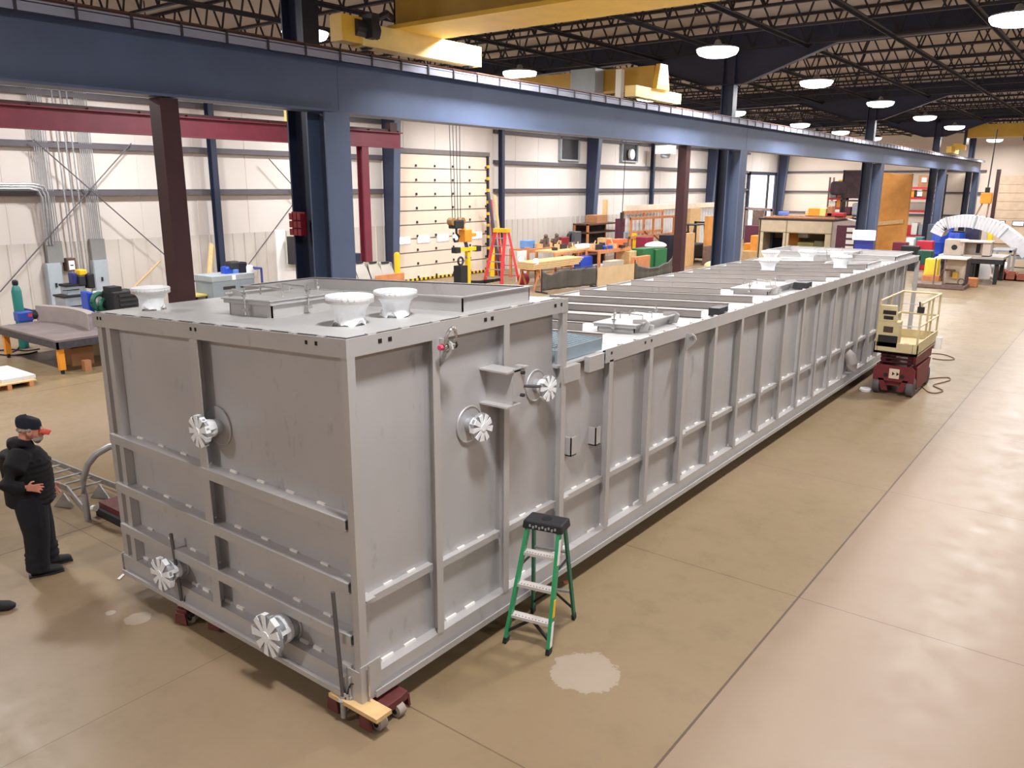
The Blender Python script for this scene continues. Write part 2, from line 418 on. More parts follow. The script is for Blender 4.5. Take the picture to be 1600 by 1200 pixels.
for i, y in enumerate((5.6, 19.95)):
    mb = MB().box(XB-.12, XB+.12, y-.12, y+.12, .03, 5.13).box(XB-.25, XB+.25, y-.25, y+.25, 0, .03)
    quick('prop_post', mb, DKMAROON, ['dark maroon square post under near end of blue runway', 'dark maroon square post right of the dark welding curtain'][i], 'column', 'maroon posts under the blue runway')
# red reel panel and grey switch box strapped on the first columns
z0 = zat(472, 368, XB-.8, 8.1)
mb = MB().box(XB-1.0, XB-.68, 8.16, 8.2, z0, z0+.36)
for i in range(3):
    for j in range(3): mb.box(XB-.99+j*.1, XB-.91+j*.1, 8.1, 8.17, z0+i*.12, z0+i*.12+.1)
quick('red_rack', mb, mat('dark_red', (130, 20, 34), .5), 'dark red slatted rack fixed on nearest roof column', 'rack')
# maroon crane runway and its post
XM = -19.0
t = thing('maroon_runway_beam', 'maroon crane runway beam along the left wall', 'beam', (XM, 7, 5.24))
MB().box(XM-.012, XM+.012, -5, 19.0, 5.27, 5.72).build('web', MAROON, t)
MB().box(XM-.15, XM+.15, -5, 19.0, 5.24, 5.27).build('bottom_flange', MAROON, t)
MB().box(XM-.15, XM+.15, -5, 19.0, 5.69, 5.72).build('top_flange', MAROON, t)
MB().box(XM-.03, XM+.03, -5, 18.7, 5.72, 5.8).build('rail', DKMAROON, t)
c = MB()
for i in range(20): c.box(XM+.0, XM+.14, -4+i*1.2, -3.95+i*1.2, 5.72, 5.76)
c.build('rail_clip', DKMAROON, t)
MB().box(XM-.1, XM+.1, 18.5, 18.8, 5.72, 6.0).build('end_stop', DKMAROON, t)
quick('maroon_post', ibeam(MB(), XM, 17.4, 0, 5.24, .26, .26), MAROON, 'slim maroon post under far end of maroon runway', 'column')
p = atx(453, 180, XM)
quick('trolley_block', MB().box(XM-.1, XM+.1, p.y-.12, p.y+.12, 5.8, 6.1), YEL, 'small yellow block standing on the maroon runway rail', 'block')
# ------------------------------------------------------------------ roof frames
for i, y in enumerate((24.07, 40.3, 55.5)):
    xc = XB-.8
    pts = [(WX+.5, 8.35), (WX+.5, 7.4), (WX+2.6, 7.72), (xc-3.2, 7.92), (xc-.6, 7.05), (xc+.6, 7.05), (xc+3.2, 7.95), (22, 7.98), (22, 8.52), (xc, 8.5)]
    mb = MB().prism([(x, y-.012, z) for x, z in pts], (0, .024, 0))
    for a, b in zip(pts[1:], pts[2:8]):
        mb.bar((a[0], y, a[1]), (b[0], y, b[1]), .26, .025)
    mb.bar((WX+.5, y, 8.36), (xc, y, 8.51), .26, .025).bar((xc, y, 8.51), (22, y, 8.53), .26, .025)
    quick('roof_rafter', mb, mat('rafter_paint', (44, 48, 72), .5, 0), ['haunched dark roof rafter nearest the camera', 'haunched dark roof rafter, second from the camera', 'haunched dark roof rafter farthest from the camera'][i], 'rafter', 'roof rafters across the hall')
# joists
mb = MB(); x0, x1 = WX+.3, 20.0; zb, zt = 7.96, 8.7
for z in (zb, zt):
    mb.box(x0, x1, -.045, -.012, z-.03, z+.03).box(x0, x1, .012, .045, z-.03, z+.03)
x = x0; st = .78
while x < x1-st:
    for p, q in (((x, 0, zt), (x+st*.5, 0, zb)), ((x+st*.5, 0, zb), (x+st*.82, 0, zt))):
        mb.bar(p, q, .038, .038, up=(0, 1, 0))
    x += st
j0 = mb.build('roof_joist', JOIST, loc=(0, 0, zb))
tag(j0, 'dark open web steel bar joist running under the roof deck', 'joist', 'roof bar joists')
ys = [5.4+2.62*k for k in range(25)]
ys = [y for y in ys if min(abs(y-a) for a in (24.07, 40.3, 55.5)) > .25]
for i, y in enumerate(ys):
    o = j0 if i == 0 else j0.copy()
    if i: COL.objects.link(o)
    o.location = (0, y, zb)
b0 = MB().box(-.05, .05, 2, 70, 7.92, 7.94).box(-.05, -.03, 2, 70, 7.84, 7.92).build('bridging_bar', JOIST, loc=(0, 2, 7.9))
tag(b0, 'long dark bridging angle running lengthwise below the joists', 'beam', 'bridging angles under the roof joists')
for i in range(19):
    o = b0 if i == 0 else b0.copy()
    if i: COL.objects.link(o)
    o.location = (WX+1.3+i*2.25, 2, 7.92)
# ------------------------------------------------------------------ high bay lights
def bay(x, y, label, group, z=7.25, P=None):
    t = thing('high_bay_light', label, 'light', (x, y, z-.02), 0, group)
    MB().lathe((0, 0, .1), [(.5, 0), (.48, .03), (.3, .07), (.1, .1), (.06, .2), (.03, .22)], n=24).build('reflector', GRY, t, smooth=True, local=True)
    MB().lathe((0, 0, .0), [(.12, -.09), (.3, -.07), (.44, -.02), (.49, .05), (.5, .1)], n=24).build('lens', LAMPM, t, smooth=True, local=True)
    MB().tube([(0, 0, .3), (0, 0, 1.515)], .015, 6).build('stem', DARK, t, local=True)
    ld = bpy.data.lights.new('bulb', 'AREA'); ld.shape = 'DISK'; ld.size = .8; ld.energy = P or LP; ld.color = LC
    lo = bpy.data.objects.new('bulb', ld); COL.objects.link(lo); lo.parent = t; lo.location = (0, 0, -.13)
    return t
LP = 470; LC = (1.0, .985, .98)
vis1 = {1: 'high bay light above the runway, nearest in its row', 2: 'high bay light above the runway, second in its row', 3: 'high bay light above the runway, third in its row', 4: 'high bay light above the runway, fourth in its row', 5: 'high bay light above the runway, fifth in its row'}
for i, y in enumerate((11.6, 19.5, 27.1, 35.1, 43.4, 51.1, 59, 66.5)):
    bay(-8.66, y, vis1.get(i, 'high bay light hanging in the runway row, out at an end'), 'lights in the runway row')
for i, y in enumerate((4.2, 12.2, 20.0, 28, 36, 44.9, 52.3, 60)):
    bay(-15.0, y, {1: 'high bay light behind the nearest dark roof column', 2: 'high bay light half hidden behind runway beam', 5: 'small far lamp just above the runway beam, left one', 6: 'small far lamp just above the runway beam, right one'}.get(i, 'high bay light of the left bay, hidden by the runway'), 'lights over the left bay')
for i, y in enumerate((3.5, 11.4, 19.2, 27.1, 35, 43, 51, 59)):
    bay(-2.4, y, 'high bay light cut by the right picture edge' if i == 2 else 'high bay light over the open aisle', 'lights over the open aisle')
for i, y in enumerate((4.2, 12.2, 20.0, 28, 36, 44, 52, 60, 66)):  # farther lamps of this row added to brighten the far wall
    bay(-21.4, y, 'unseen high bay light close to the left wall', 'lights by the left wall')
for i, y in enumerate((-3, 5, 13, 21, 30)):
    bay(4.2, y, 'high bay light right of the open aisle', 'lights right of the aisle', P=LP*.5)
for i, (x, y) in enumerate(((-9, -4.5),)):  # unseen lamp added to brighten the tank front
    bay(x, y, 'added unseen high bay light behind the camera', 'added lights behind the camera')
# ------------------------------------------------------------------ cranes
t = thing('bridge_crane', 'yellow bridge crane girder with end truck on blue runway', 'crane', (XB, 9.9, 6.09))
MB().box(XB+.0, 9, 9.55, 9.6, 6.5, 7.6).box(XB+.0, 9, 10.3, 10.35, 6.5, 7.6).box(XB, XB+.03, 9.55, 10.35, 6.5, 7.6).box(XB, 9, 9.45, 10.45, 7.6, 7.65).build('girder_web', mat('crane_yellow_shaded', (190, 150, 60), .5), t)  # web in a darker yellow, its unlit side put into the colour
MB().box(XB+.0, 9, 9.4, 10.5, 6.44, 6.5).build('girder_flange', YEL, t)
MB().box(XB-.14, XB+.14, 8.75, 11.5, 6.12, 6.44).build('end_truck', mat('crane_yellow_lit', (250, 218, 140), .45), t)  # paler yellow stands for light falling on the truck
o = MB().box(XB-.1, XB+.15, 8.35, 8.75, 6.14, 6.5).build('drive_housing', YEL, t)
MB().tube([(XB+.1, 8.6, 6.35), (XB+.1, 9.05, 6.35)], .13, 12).box(XB+.02, XB+.3, 8.8, 8.95, 6.22, 6.55).tube([(XB+.15, 9.0, 6.5), (XB+.2, 9.2, 6.62), (XB+.1, 9.4, 6.6)], .05, 8).build('drive_motor', DARK, t)
for y in (8.95, 11.3): MB().lathe((XB-.07, y, 6.19), [(.1, 0), (.1, .14)], (1, 0, 0)).build('wheel', DARK, t)
t = thing('second_crane', 'yellow crane end truck with upright bracket on far runway', 'crane', (XB, 18, 6.09))
MB().box(XB-.14, XB+.14, 17.0, 19.3, 6.1, 6.34).build('end_truck', MATS['crane_yellow_lit'], t)
MB().prism([(XB+.1, 17.85, 6.34), (XB+.1, 18.5, 6.34), (XB+.1, 18.35, 6.9), (XB+.1, 18.0, 6.9)], (.12, 0, 0)).build('bracket', YEL, t)
MB().box(XB-10, XB+.1, 17.9, 18.4, 6.36, 6.86).build('girder', MATS['crane_yellow_shaded'], t)
o = MB().box(XB-1.9, XB-1.2, 17.4, 17.8, 6.25, 6.85).build('control_box', GRY, t)
MB().box(XB-.75, XB-.6, 17.6, 17.75, 6.1, 6.8).build('cable_post', WHITE, t)
for y in (17.3, 19.0): MB().lathe((XB-.07, y, 6.17), [(.08, 0), (.08, .14)], (1, 0, 0)).build('wheel', DARK, t)
t = thing('far_bridge_crane', 'yellow bridge crane girder crossing at far right', 'crane', (XB, 57, 6.09))
MB().box(-8.9, 9, 56.7, 57.3, 7.0, 7.75).build('girder', YEL, t)
MB().box(-9.0, -8.85, 56.6, 57.4, 6.6, 7.9).build('end_plate', DARK, t)
MB().box(XB-.14, XB+.14, 55.8, 58.2, 6.12, 6.5).box(XB, -8.9, 56.8, 57.2, 6.3, 6.7).build('end_truck', YEL, t)
MB().lathe((-5.9, 56.4, 6.95), [(.2, 0), (.28, .1), (.28, .9), (.2, 1.0)], (1, 0, 0)).box(-5.9, -4.6, 56.3, 56.9, 6.95, 7.2).build('hoist', DARK, t)
# ------------------------------------------------------------------ the big stainless tank
XR, XL, YF, YB = -4.23, -7.89, 3.65, 21.08
PD = .105
SL = .0455
def zbox(x): return 3.085+SL*(x-XR)            # top of the tall front section (falls to the left)
def zlong(x): return 2.415+SL*(x-XR)           # roof of the long section
YE = 6.37                                      # rear of the tall section
T = thing('process_tank', 'long grey stainless steel tank with ribbed sides on the floor', 'tank', (-6.06, 12, 0))
ZS = .395                                      # seam above the skid
xi, yi, xl = XR-PD, YF+PD, XL+PD
# shells
mb = MB()
mb.hexa([(xl, yi, ZS-.02), (xi, yi, ZS-.02), (xi, YE-.04, ZS-.02), (xl, YE-.04, ZS-.02), (xl, yi, zbox(xl)-.03), (xi, yi, zbox(xi)-.03), (xi, YE-.04, zbox(xi)-.03), (xl, YE-.04, zbox(xl)-.03)])
mb.build('tall_shell', STEEL, T)
mb = MB()
mb.hexa([(xl, YE-.04, ZS-.02), (xi, YE-.04, ZS-.02), (xi, YB, ZS-.02), (xl, YB, ZS-.02), (xl, YE-.04, zlong(xl)-.02), (xi, YE-.04, zlong(xi)-.02), (xi, YB, zlong(xi)-.02), (xl, YB, zlong(xl)-.02)])
mb.build('long_shell', STEEL, T)
# roof plates
def slab(mb, x0, x1, y0, y1, zf, t, up=0.0):
    return mb.hexa([(x0, y0, zf(x0)-t+up), (x1, y0, zf(x1)-t+up), (x1, y1, zf(x1)-t+up), (x0, y1, zf(x0)-t+up), (x0, y0, zf(x0)+up), (x1, y0, zf(x1)+up), (x1, y1, zf(x1)+up), (x0, y1, zf(x0)+up)])
slab(MB(), XL+.045, XR-.048, YF+.048, YE-.02, zbox, .02, .004).build('roof_plate', ROOFM, T)
slab(MB(), XL+.05, XR-.05, YE-.02, YB+.02, zlong, .02, .0).build('roof_plate', ROOFM, T)
# rails round the top of the tall section
RH = .135
def railx(y, x0, x1, zf, h, name='top_rail'):
    mb = MB(); mb.hexa([(x0, y, zf(x0)-h), (x1, y, zf(x1)-h), (x1, y+.012, zf(x1)-h), (x0, y+.012, zf(x0)-h), (x0, y, zf(x0)), (x1, y, zf(x1)), (x1, y+.012, zf(x1)), (x0, y+.012, zf(x0))])
    slab(mb, x0, x1, y+.012, y+PD, zf, .012, -h+.012)
    n = int((x1-x0)/.32)
    for i in range(n):
        x = x0+.12+i*.32; slab(mb, x, x+.07, y+.012, y+.046, zf, .02, .006)
    return mb
holes = MB()
mb = railx(YF, XL+.012, XR-.012, zbox, RH)
for x in (-7.78, -7.72, -6.17, -6.1, -4.66, -4.55):
    holes.box(x-.013, x+.013, YF-.003, YF+.004, zbox(x)-.065, zbox(x)-.035)
mb.build('top_rail', STEELB, T)
mb = MB().box(XR-.012, XR, YF, YE, 3.085-RH, 3.085).box(XR-PD, XR-.012, YF+PD, YE, 3.085-RH, 3.085-RH+.01)
for i in range(8): mb.box(XR-.05, XR-.012, YF+.22+i*.34, YF+.3+i*.34, 3.07, 3.093)
mb.build('top_rail', STEELB, T)
MB().box(XL, XL+.012, YF, YE, zbox(XL)-RH, zbox(XL)).build('top_rail', STEELB, T)
for y in (3.97, 4.07, 5.18, 5.27, 6.22, 6.33):
    holes.box(XR-.004, XR+.003, y-.018, y+.018, 3.013, 3.045)
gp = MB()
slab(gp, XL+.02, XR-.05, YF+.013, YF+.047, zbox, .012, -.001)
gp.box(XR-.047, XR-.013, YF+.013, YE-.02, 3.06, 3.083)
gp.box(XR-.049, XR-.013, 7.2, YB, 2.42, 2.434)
gp.build('edge_gap_shade', BLACKSHADE, T)  # black strips laid in the plate edge gap to paint its shade
# rail along the long section
RL = 2.455
mb = MB().box(XR-.012, XR, 7.19, YB+.05, RL-.15, RL).box(XR-PD, XR-.012, 7.19, YB+.05, RL-.15, RL-.14).box(XR-.06, XR-.012, 7.19, YB+.05, RL-.045, RL-.035)
for i in range(38): mb.box(XR-.05, XR-.012, 7.5+i*.36, 7.56+i*.36, RL-.03, RL+.006)
mb.build('top_rail', STEELB, T)
MB().box(XL, XL+.012, YE, YB+.05, zlong(XL)-.1, zlong(XL)+.03).build('top_rail', STEELB, T)
for y in (7.3, 8.05, 8.2): holes.box(XR-.004, XR+.003, y-.014, y+.014, RL-.07, RL-.04)
MB().box(XR-.05, XR+.012, YE+.02, YE+.3, 2.24, 2.4).build('rail_plate', STEELB, T)
MB().box(XR-.05, XR+.012, YE+.47, YE+.76, 2.27, 2.43).build('rail_plate', STEELB, T)
holes.build('bolt_hole', BLACKSHADE, T)
# side posts
for k in range(19):
    y = 4.527+.9144*k
    zt = 3.085-RH if k < 2 else (3.085-.01 if k == 2 else RL-.15)
    if k == 3: zt = RL-.13
    mb = MB().box(XR-.008, XR, y, y+.076, ZS-.01, zt).box(xi, XR-.008, y+.068, y+.076, ZS-.01, zt)
    if k == 2: mb.box(XR, XR+.004, y-.02, y+.08, zt-.13, zt)
    mb.build('side_post', STEELB, T)
mb = MB().box(XR-.07, XR-.008, YF+.002, YF+.01, ZS-.01, 2.95).box(XR-.008, XR, YF+.002, YF+.076, ZS-.01, 2.95).box(xi, XR-.008, YF+.068, YF+.076, ZS-.01, 2.95)
mb.build('corner_post', STEELB, T)
# front posts
mb = MB().box(-6.216, -6.1, YF, YF+.008, ZS-.01, zbox(-6.16)-RH).box(-6.216, -6.208, YF+.008, yi, ZS-.01, zbox(-6.16)-RH)
mb.build('front_post', STEELB, T)
mb = MB().box(XL+.014, XL+.1, YF+.03, yi, ZS-.01, zbox(XL)-RH).box(XL+.2, XL+.28, YF+.02, yi, ZS-.02, zbox(XL+.2)-RH).box(XL+.1, XL+.2, YF+.07, yi, ZS-.02, zbox(XL+.1)-RH)
mb.build('front_post', STEELB, T)
# front bars with weld beads
BD = MB()
for zt in (1.715, 1.2, .757):
    x0, x1 = -7.8, -4.325
    YB_ = YF-.012; mb = MB().box(x0, x1, YB_, YB_+.008, zt-.09, zt).box(x0, x1, YB_+.008, yi, zt-.008, zt).box(x0, x1, YB_+.008, yi, zt-.09, zt-.082)
    for i in range(9): BD.box(x0+.35+i*.385, x0+.44+i*.385, yi-.02, yi-.001, zt, zt+.016)
    mb.build('front_bar', STEELB, T)
# side stiffeners, one to each bay, and gusset plates on every third bay
ys = [YF+.08]+[4.527+.9144*k+.076 for k in range(19)]
for k in range(19):
    y0, y1 = ys[k], ys[k+1]-.076
    zt = 1.035 if k == 0 else 1.01
    mb = MB().box(xi, xi+.052, y0, y1, zt-.01, zt-.002).box(xi+.052, xi+.06, y0, y1, zt-.062, zt-.002)
    for q in (.35, .68): BD.box(xi+.001, xi+.016, y0+(y1-y0)*q, y0+(y1-y0)*q+.09, zt-.002, zt+.012)
    mb.build('side_stiffener', STEELB, T)
    if k % 3 == 0:
        g = MB().box(xi, XR+.004, y0+.002, y0+.1, zt+.0, zt+.012).prism([(xi+.062, y0+.004, zt), (XR-.01, y0+.004, zt), (XR-.01, y0+.004, zt-.02), (XR-.03, y0+.004, zt-.15), (xi+.062, y0+.004, zt-.15)], (0, .008, 0))
        g.build('gusset_bracket', STEELB, T)
# skid
mb = MB().box(XR-.02, XR-.008, YF+.024, YB+1.6, .225, ZS-.022).box(xi-.03, XR-.008, YF+.024, YB+1.6, ZS-.022, ZS-.01).box(XR-.1, XR+.023, YF+.12, YB+1.6, .205, .225).box(XR+.023, XR+.035, YF+.12, YB+1.6, .205, .262)
for i in range(66):
    if i % 3 != 2:
        y = 3.95+i*.26; BD.box(xi+.001, xi+.02, y, y+.13, ZS-.012, ZS+.012)
mb.build('skid_rail', STEELB, T)
mb = MB().box(XL+.02, XR-.1, YF+.012, YF+.024, .225, ZS-.022).box(XL+.014, XR-.1, YF+.012, yi, ZS-.022, ZS-.01).box(XL+.08, XR-.1, YF-.035, YF+.1, .205, .225).box(XL+.08, XR-.12, YF-.045, YF-.035, .205, .25)
for i in range(20):
    if i % 3 != 2:
        x = XL+.1+i*.18; BD.box(x, x+.1, yi-.02, yi-.001, ZS-.012, ZS+.014)
mb.build('skid_rail', STEELB, T)
MB().box(XL, XL+.012, YF, YB+1.6, .205, ZS).build('skid_rail', STEELB, T)
mb = MB()
for i in range(10): mb.box(XL+.05, XR-.05, YF+.35+i*1.85, YF+.42+i*1.85, .21, ZS-.03)
mb.build('cross_member', DARK, T)
MB().box(XR-.26, XR-.2, YF+.75, YB+1.5, .05, .205).box(XL+.3, XR-.3, YF+.72, YF+.77, .07, .205).build('under_shade', BLK, T)  # black beams added to darken the shade under the tank
BD.build('weld_seam', WELD, T)['kind'] = 'stuff'
MB().box(XR-.16, XR-.006, YF-.01, YF+.0, .2, .47).box(XR-.006, XR+.008, YF-.01, YF+.2, .2, .52).box(XR-.12, XR-.11, YF-.03, YF, .2, .4).box(XR+.0, XR+.03, YF+.05, YF+.06, .22, .48).build('corner_plate', STEELB, T)
# far end landing
mb = MB().box(XL, XR-.3, YB, YB+1.5, ZS, 2.2); mb.build('end_chamber', STEEL, T)
MB().box(XR-.09, XR, YB+1.5, YB+1.6, .25, 2.42).box(XR-.34, XR-.26, YB+1.42, YB+1.5, .25, 2.3).build('side_post', STEELB, T)
MB().box(XR-.012, XR, YB+.05, YB+1.6, RL-.15, RL-.02).box(XL, XR, YB+1.45, YB+1.6, RL-.14, RL-.02).build('top_rail', STEELB, T)
slab(MB(), XL+.4, XR-.06, YB+.1, YB+1.5, zlong, .02, .01).build('roof_plate', ROOFM, T)
# raised coaming on the tall roof
def frame(x0, x1, y0, y1, zf, h, t, lip=0.03):
    mb = MB()
    for a, b, c, d in ((x0, x1, y0, y0+t), (x0, x1, y1-t, y1), (x0, x0+t, y0, y1), (x1-t, x1, y0, y1)):
        slab(mb, a, b, c, d, zf, h, h)
    if lip:
        for a, b, c, d in ((x0-lip, x1+lip, y0-lip, y0+t), (x0-lip, x1+lip, y1-t, y1+lip), (x0-lip, x0+t, y0, y1), (x1-t, x1+lip, y0, y1)):
            slab(mb, a, b, c, d, zf, .012, h+.004)
    return mb
zr = lambda x: zbox(x)+.004
frame(-7.55, -4.43, 5.12, 6.08, zr, .13, .012, .022).build('coaming', STEELB, T)
# access hatches: box, hinged lid, handle, clamps
def hatch(x0, x1, y0, y1, zf, h, mirror=False, side=-1):
    c = frame(x0, x1, y0, y1, zf, h, .012, .0)
    o = c.build('access_hatch', STEELB, T)
    l = slab(MB(), x0-.05, x1+.05, y0-.05, y1+.05, zf, .012, h+.016)
    slab(l, x0-.035, x1+.035, y0-.035, y1+.035, zf, .03, h+.0)
    l.build('hatch_lid', ROOFM, o)
    zc = lambda x: zf(x)+h+.016
    xm, ym = (x0+x1)/2, (y0+y1)/2
    for yy in (ym-.12, ym+.12):
        hd = MB().tube([(xm-.16, yy, zc(xm)), (xm-.16, yy, zc(xm)+.07), (xm+.16, yy, zc(xm)+.07), (xm+.16, yy, zc(xm))], .009, 6)
        hd.build('handle', CHROME, o)
    hg = MB(); xh = x0 if side < 0 else x1; s = side
    for yy in (y0+.1, y1-.1):
        hg.prism([(xh, yy-.006, zf(xh)), (xh+s*.12, yy-.006, zf(xh)+.02), (xh+s*.15, yy-.006, zc(xh)+.02), (xh+s*.09, yy-.006, zc(xh)+.06), (xh-s*.08, yy-.006, zc(xh)+.04), (xh-s*.08, yy-.006, zc(xh))], (0, .012, 0))
    hg.tube([(xh+s*.09, y0+.02, zc(xh)+.02), (xh+s*.09, y1-.02, zc(xh)+.02)], .012, 8)
    hg.box(min(xh, xh+s*.16), max(xh, xh+s*.16), y0+.16, y0+.2, zf(xh)+.04, zf(xh)+.09)
    hg.build('hinge', STEELB, o)
    for (cx, cy, dx, dy) in ((xm, y0-.05, 0, -1), (xm, y1+.05, 0, 1), (x1+.05 if side < 0 else x0-.05, ym, 1 if side < 0 else -1, 0)):
        cl = MB().tube([(cx, cy, zf(cx)+.02), (cx, cy, zc(cx)+.1)], .008, 6).tube([(cx-dy*.03-dx*.0, cy-dx*.03, zc(cx)+.05), (cx+dy*.03, cy+dx*.03, zc(cx)+.05)], .008, 6)
        cl.lathe((cx, cy, zc(cx)+.02), [(.02, 0), (.02, .02)], n=6).box(cx-.025, cx+.025, cy-.025, cy+.025, zf(cx)+.05, zf(cx)+.075)
        cl.build('clamp', CHROME, o)
    return o
hatch(-6.33, -5.72, 4.14, 4.84, zr, .14, side=-1)
zl = lambda x: zlong(x)
hatch(-5.14, -4.62, 8.5, 9.5, zl, .09, side=1)
hatch(-5.2, -4.62, 12.95, 14.1, zl, .09, side=1)
hatch(-6.35, -5.5, 20.55, 21.7, zl, .16, side=1)
frame(-7.5, -4.4, 20.75, 22.5, lambda x: 2.37, .16, .012, .03).build('coaming', STEELB, T)
frame(-5.4, -4.5, 18.6, 19.8, zl, .1, .012, .02).build('coaming', STEELB, T)
# roof stiffeners
for k in range(12):
    y = 9.1+.9144*k
    segs = [(-7.55, -4.45)]
    if k == 0: segs = [(-7.55, -5.3)]
    if k == 4: segs = [(-7.55, -5.35)]
    if k == 5: segs = [(-7.55, -5.35)]
    if k in (11,): segs = [(-7.55, -5.55)]
    for a, b in segs:
        mb = slab(MB(), a, b, y, y+.008, zlong, .1, .1); slab(mb, a, b, y, y+.06, zlong, .008, .1); slab(mb, a, b, y, y+.06, zlong, .008, .008)
        mb.build('roof_stiffener', STEELM, T)
for y in (7.75, 8.4):
    a, b = -7.55, (-4.62 if y < 8 else -5.3)
    mb = slab(MB(), a, b, y, y+.008, zlong, .1, .1); slab(mb, a, b, y, y+.06, zlong, .008, .1); mb.build('roof_stiffener', STEELM, T)
# galvanised grating platform behind the tall section
g = MB(); gx0, gx1, gy0, gy1, gz = -6.9, -4.36, 6.42, 7.3, 2.55
for i in range(24): g.box(gx0, gx1, gy0+i*(gy1-gy0)/23-.003, gy0+i*(gy1-gy0)/23+.003, gz-.032, gz)
for i in range(40): g.box(gx0+i*(gx1-gx0)/39-.004, gx0+i*(gx1-gx0)/39+.004, gy0, gy1, gz-.012, gz-.002)
g.box(gx0, gx1, gy0-.006, gy0, gz-.035, gz+.0).box(gx0, gx1, gy1, gy1+.006, gz-.035, gz).box(gx1, gx1+.008, gy0, gy1, gz-.13, gz).box(gx0, gx0+.008, gy0, gy1, gz-.13, gz)
g.build('grating', mat('grating_grey', (150, 166, 176), .5, .4), T)
# nozzles with taped white plastic
def star(mb, c, ax, r, n=9):
    c = Vector(c); ax = Vector(ax).normalized(); a, u = ortho(ax)
    for i in range(n):
        w0 = 2*PI*i/n+random.uniform(-.1, .1); d = a*math.cos(w0)+u*math.sin(w0); e = ax.cross(d)
        wd = r*random.uniform(.16, .24); t = r*random.uniform(.9, 1.05)
        mb.hexa([c-e*wd*.35, c+e*wd*.35, c+d*t+e*wd, c+d*t-e*wd, c-e*wd*.35+ax*.012, c+e*wd*.35+ax*.012, c+d*t+e*wd+ax*.006, c+d*t-e*wd+ax*.006])
        mb.hexa([c+d*t-e*wd-ax*.04, c+d*t+e*wd-ax*.04, c+d*t*1.02+e*wd-ax*.04, c+d*t*1.02-e*wd-ax*.04, c+d*t-e*wd+ax*.006, c+d*t+e*wd+ax*.006, c+d*t*1.02+e*wd+ax*.006, c+d*t*1.02-e*wd+ax*.006])
    mb.lathe(c, [(r*.28, .004), (r*.26, .016)], ax, 12)
def nozzle(c, ax, L, rp, rf, pad):
    c = Vector(c); ax = Vector(ax).normalized()
    mb = MB().lathe(c, [(rp, 0), (rp, L-.03), (rf, L-.03), (rf, L-.004), (rf*.6, L-.004)], ax, 20)
    o = mb.build('nozzle', GALV, T, smooth=True)
    q = MB().lathe(c, [(pad, 0), (pad, .012), (rp, .012)], ax, 28); q.ring(c+ax*.012, pad, .008, ax, 28, 6); q.build('pad_plate', STEEL, o, smooth=True)
    w = MB(); star(w, c+ax*L, ax, rf)
    w.lathe(c, [(rp+.006, .07), (rp+.012, .1), (rp+.006, .14)], ax, 16)
    a, u = ortho(ax)
    for k in range(3):
        d = a*math.cos(k*2.2+.6)+u*math.sin(k*2.2+.6)
        w.bar(c+d*(rp+.01)+ax*.08, c+d*(rf*.9)+ax*(L-.02), .035, .006, up=d)
    w.build('plastic_wrap', WRAP, o)
    return o
nozzle((xi, 5.07, 2.12), (1, 0, 0), .16, .07, .125, .16)
nozzle((xi, 6.05, 2.275), (1, 0, 0), .17, .065, .12, .15)
nozzle((-6.03, yi, 2.1), (0, -1, 0), .21, .07, .135, .17)
nozzle((-6.86, yi, .53), (0, -1, 0), .24, .09, .165, .095)
nozzle((-5.2, yi, .50), (0, -1, 0), .26, .115, .185, .13)
# wrapped nozzles standing on the roofs
def roofnoz(x, y, zf, r, h, n=20):
    z = zf(x)
    o = MB().lathe((x, y, z), [(r*.56, 0), (r*.56, h-.05), (r, h-.05), (r, h)], n=24).build('roof_nozzle', STEELB, T, smooth=True)
    prof = [(.62, .0), (.64, .1), (.61, .28), (.64, .46), (.74, .64), (.93, .8), (1.0, .88), (1.01, .97), (.97, 1.01), (.3, 1.015), (.02, 1.015)]
    w = MB(); b = 0; N = 28; ph = [random.uniform(0, 6) for _ in range(4)]
    for i, (q, t) in enumerate(prof):
        for j in range(N):
            a = 2*PI*j/N; k = 1+(.03*math.sin(5*a+ph[i % 4])+.02*math.sin(9*a+ph[(i+1) % 4]) if i < 3 else .004*math.sin(4*a+ph[1]))
            zz = z+h*t+0+(.02+.025*math.sin(4*a+ph[0])+.02*math.sin(7*a+ph[1]) if i == 0 else (.005*math.sin(6*a+ph[2]) if i < 5 else 0))
            rr = q*r*k*(1.12+.1*math.sin(3*a+ph[1]) if i == 0 else 1)
            w.v.append(Vector((x+rr*math.cos(a), y+rr*math.sin(a), zz)))
    for i in range(len(prof)-1):
        for j in range(N): w.face([i*N+j, i*N+(j+1) % N, (i+1)*N+(j+1) % N, (i+1)*N+j])
    w.face([(len(prof)-1)*N+j for j in range(N)])
    w.build('plastic_wrap', WRAP, o, smooth=True)
for px, py, wpx, hpx in ((238, 481, 57, 34), (548, 509, 75, 45), (619, 496, 68, 40)):
    q = atz(px, py, 3.03); q = atz(px, py, zbox(q.x)); dep = q.dot(f_)-H*f_.z; roofnoz(q.x, q.y, zr, wpx*.5*dep/F0, hpx*dep/F0*1.02)
for x, y in ((-7.0, 19.6), (-6.2, 19.9), (-6.1, 17.0), (-4.95, 18.2)): roofnoz(x, y, zl, .22, .3)
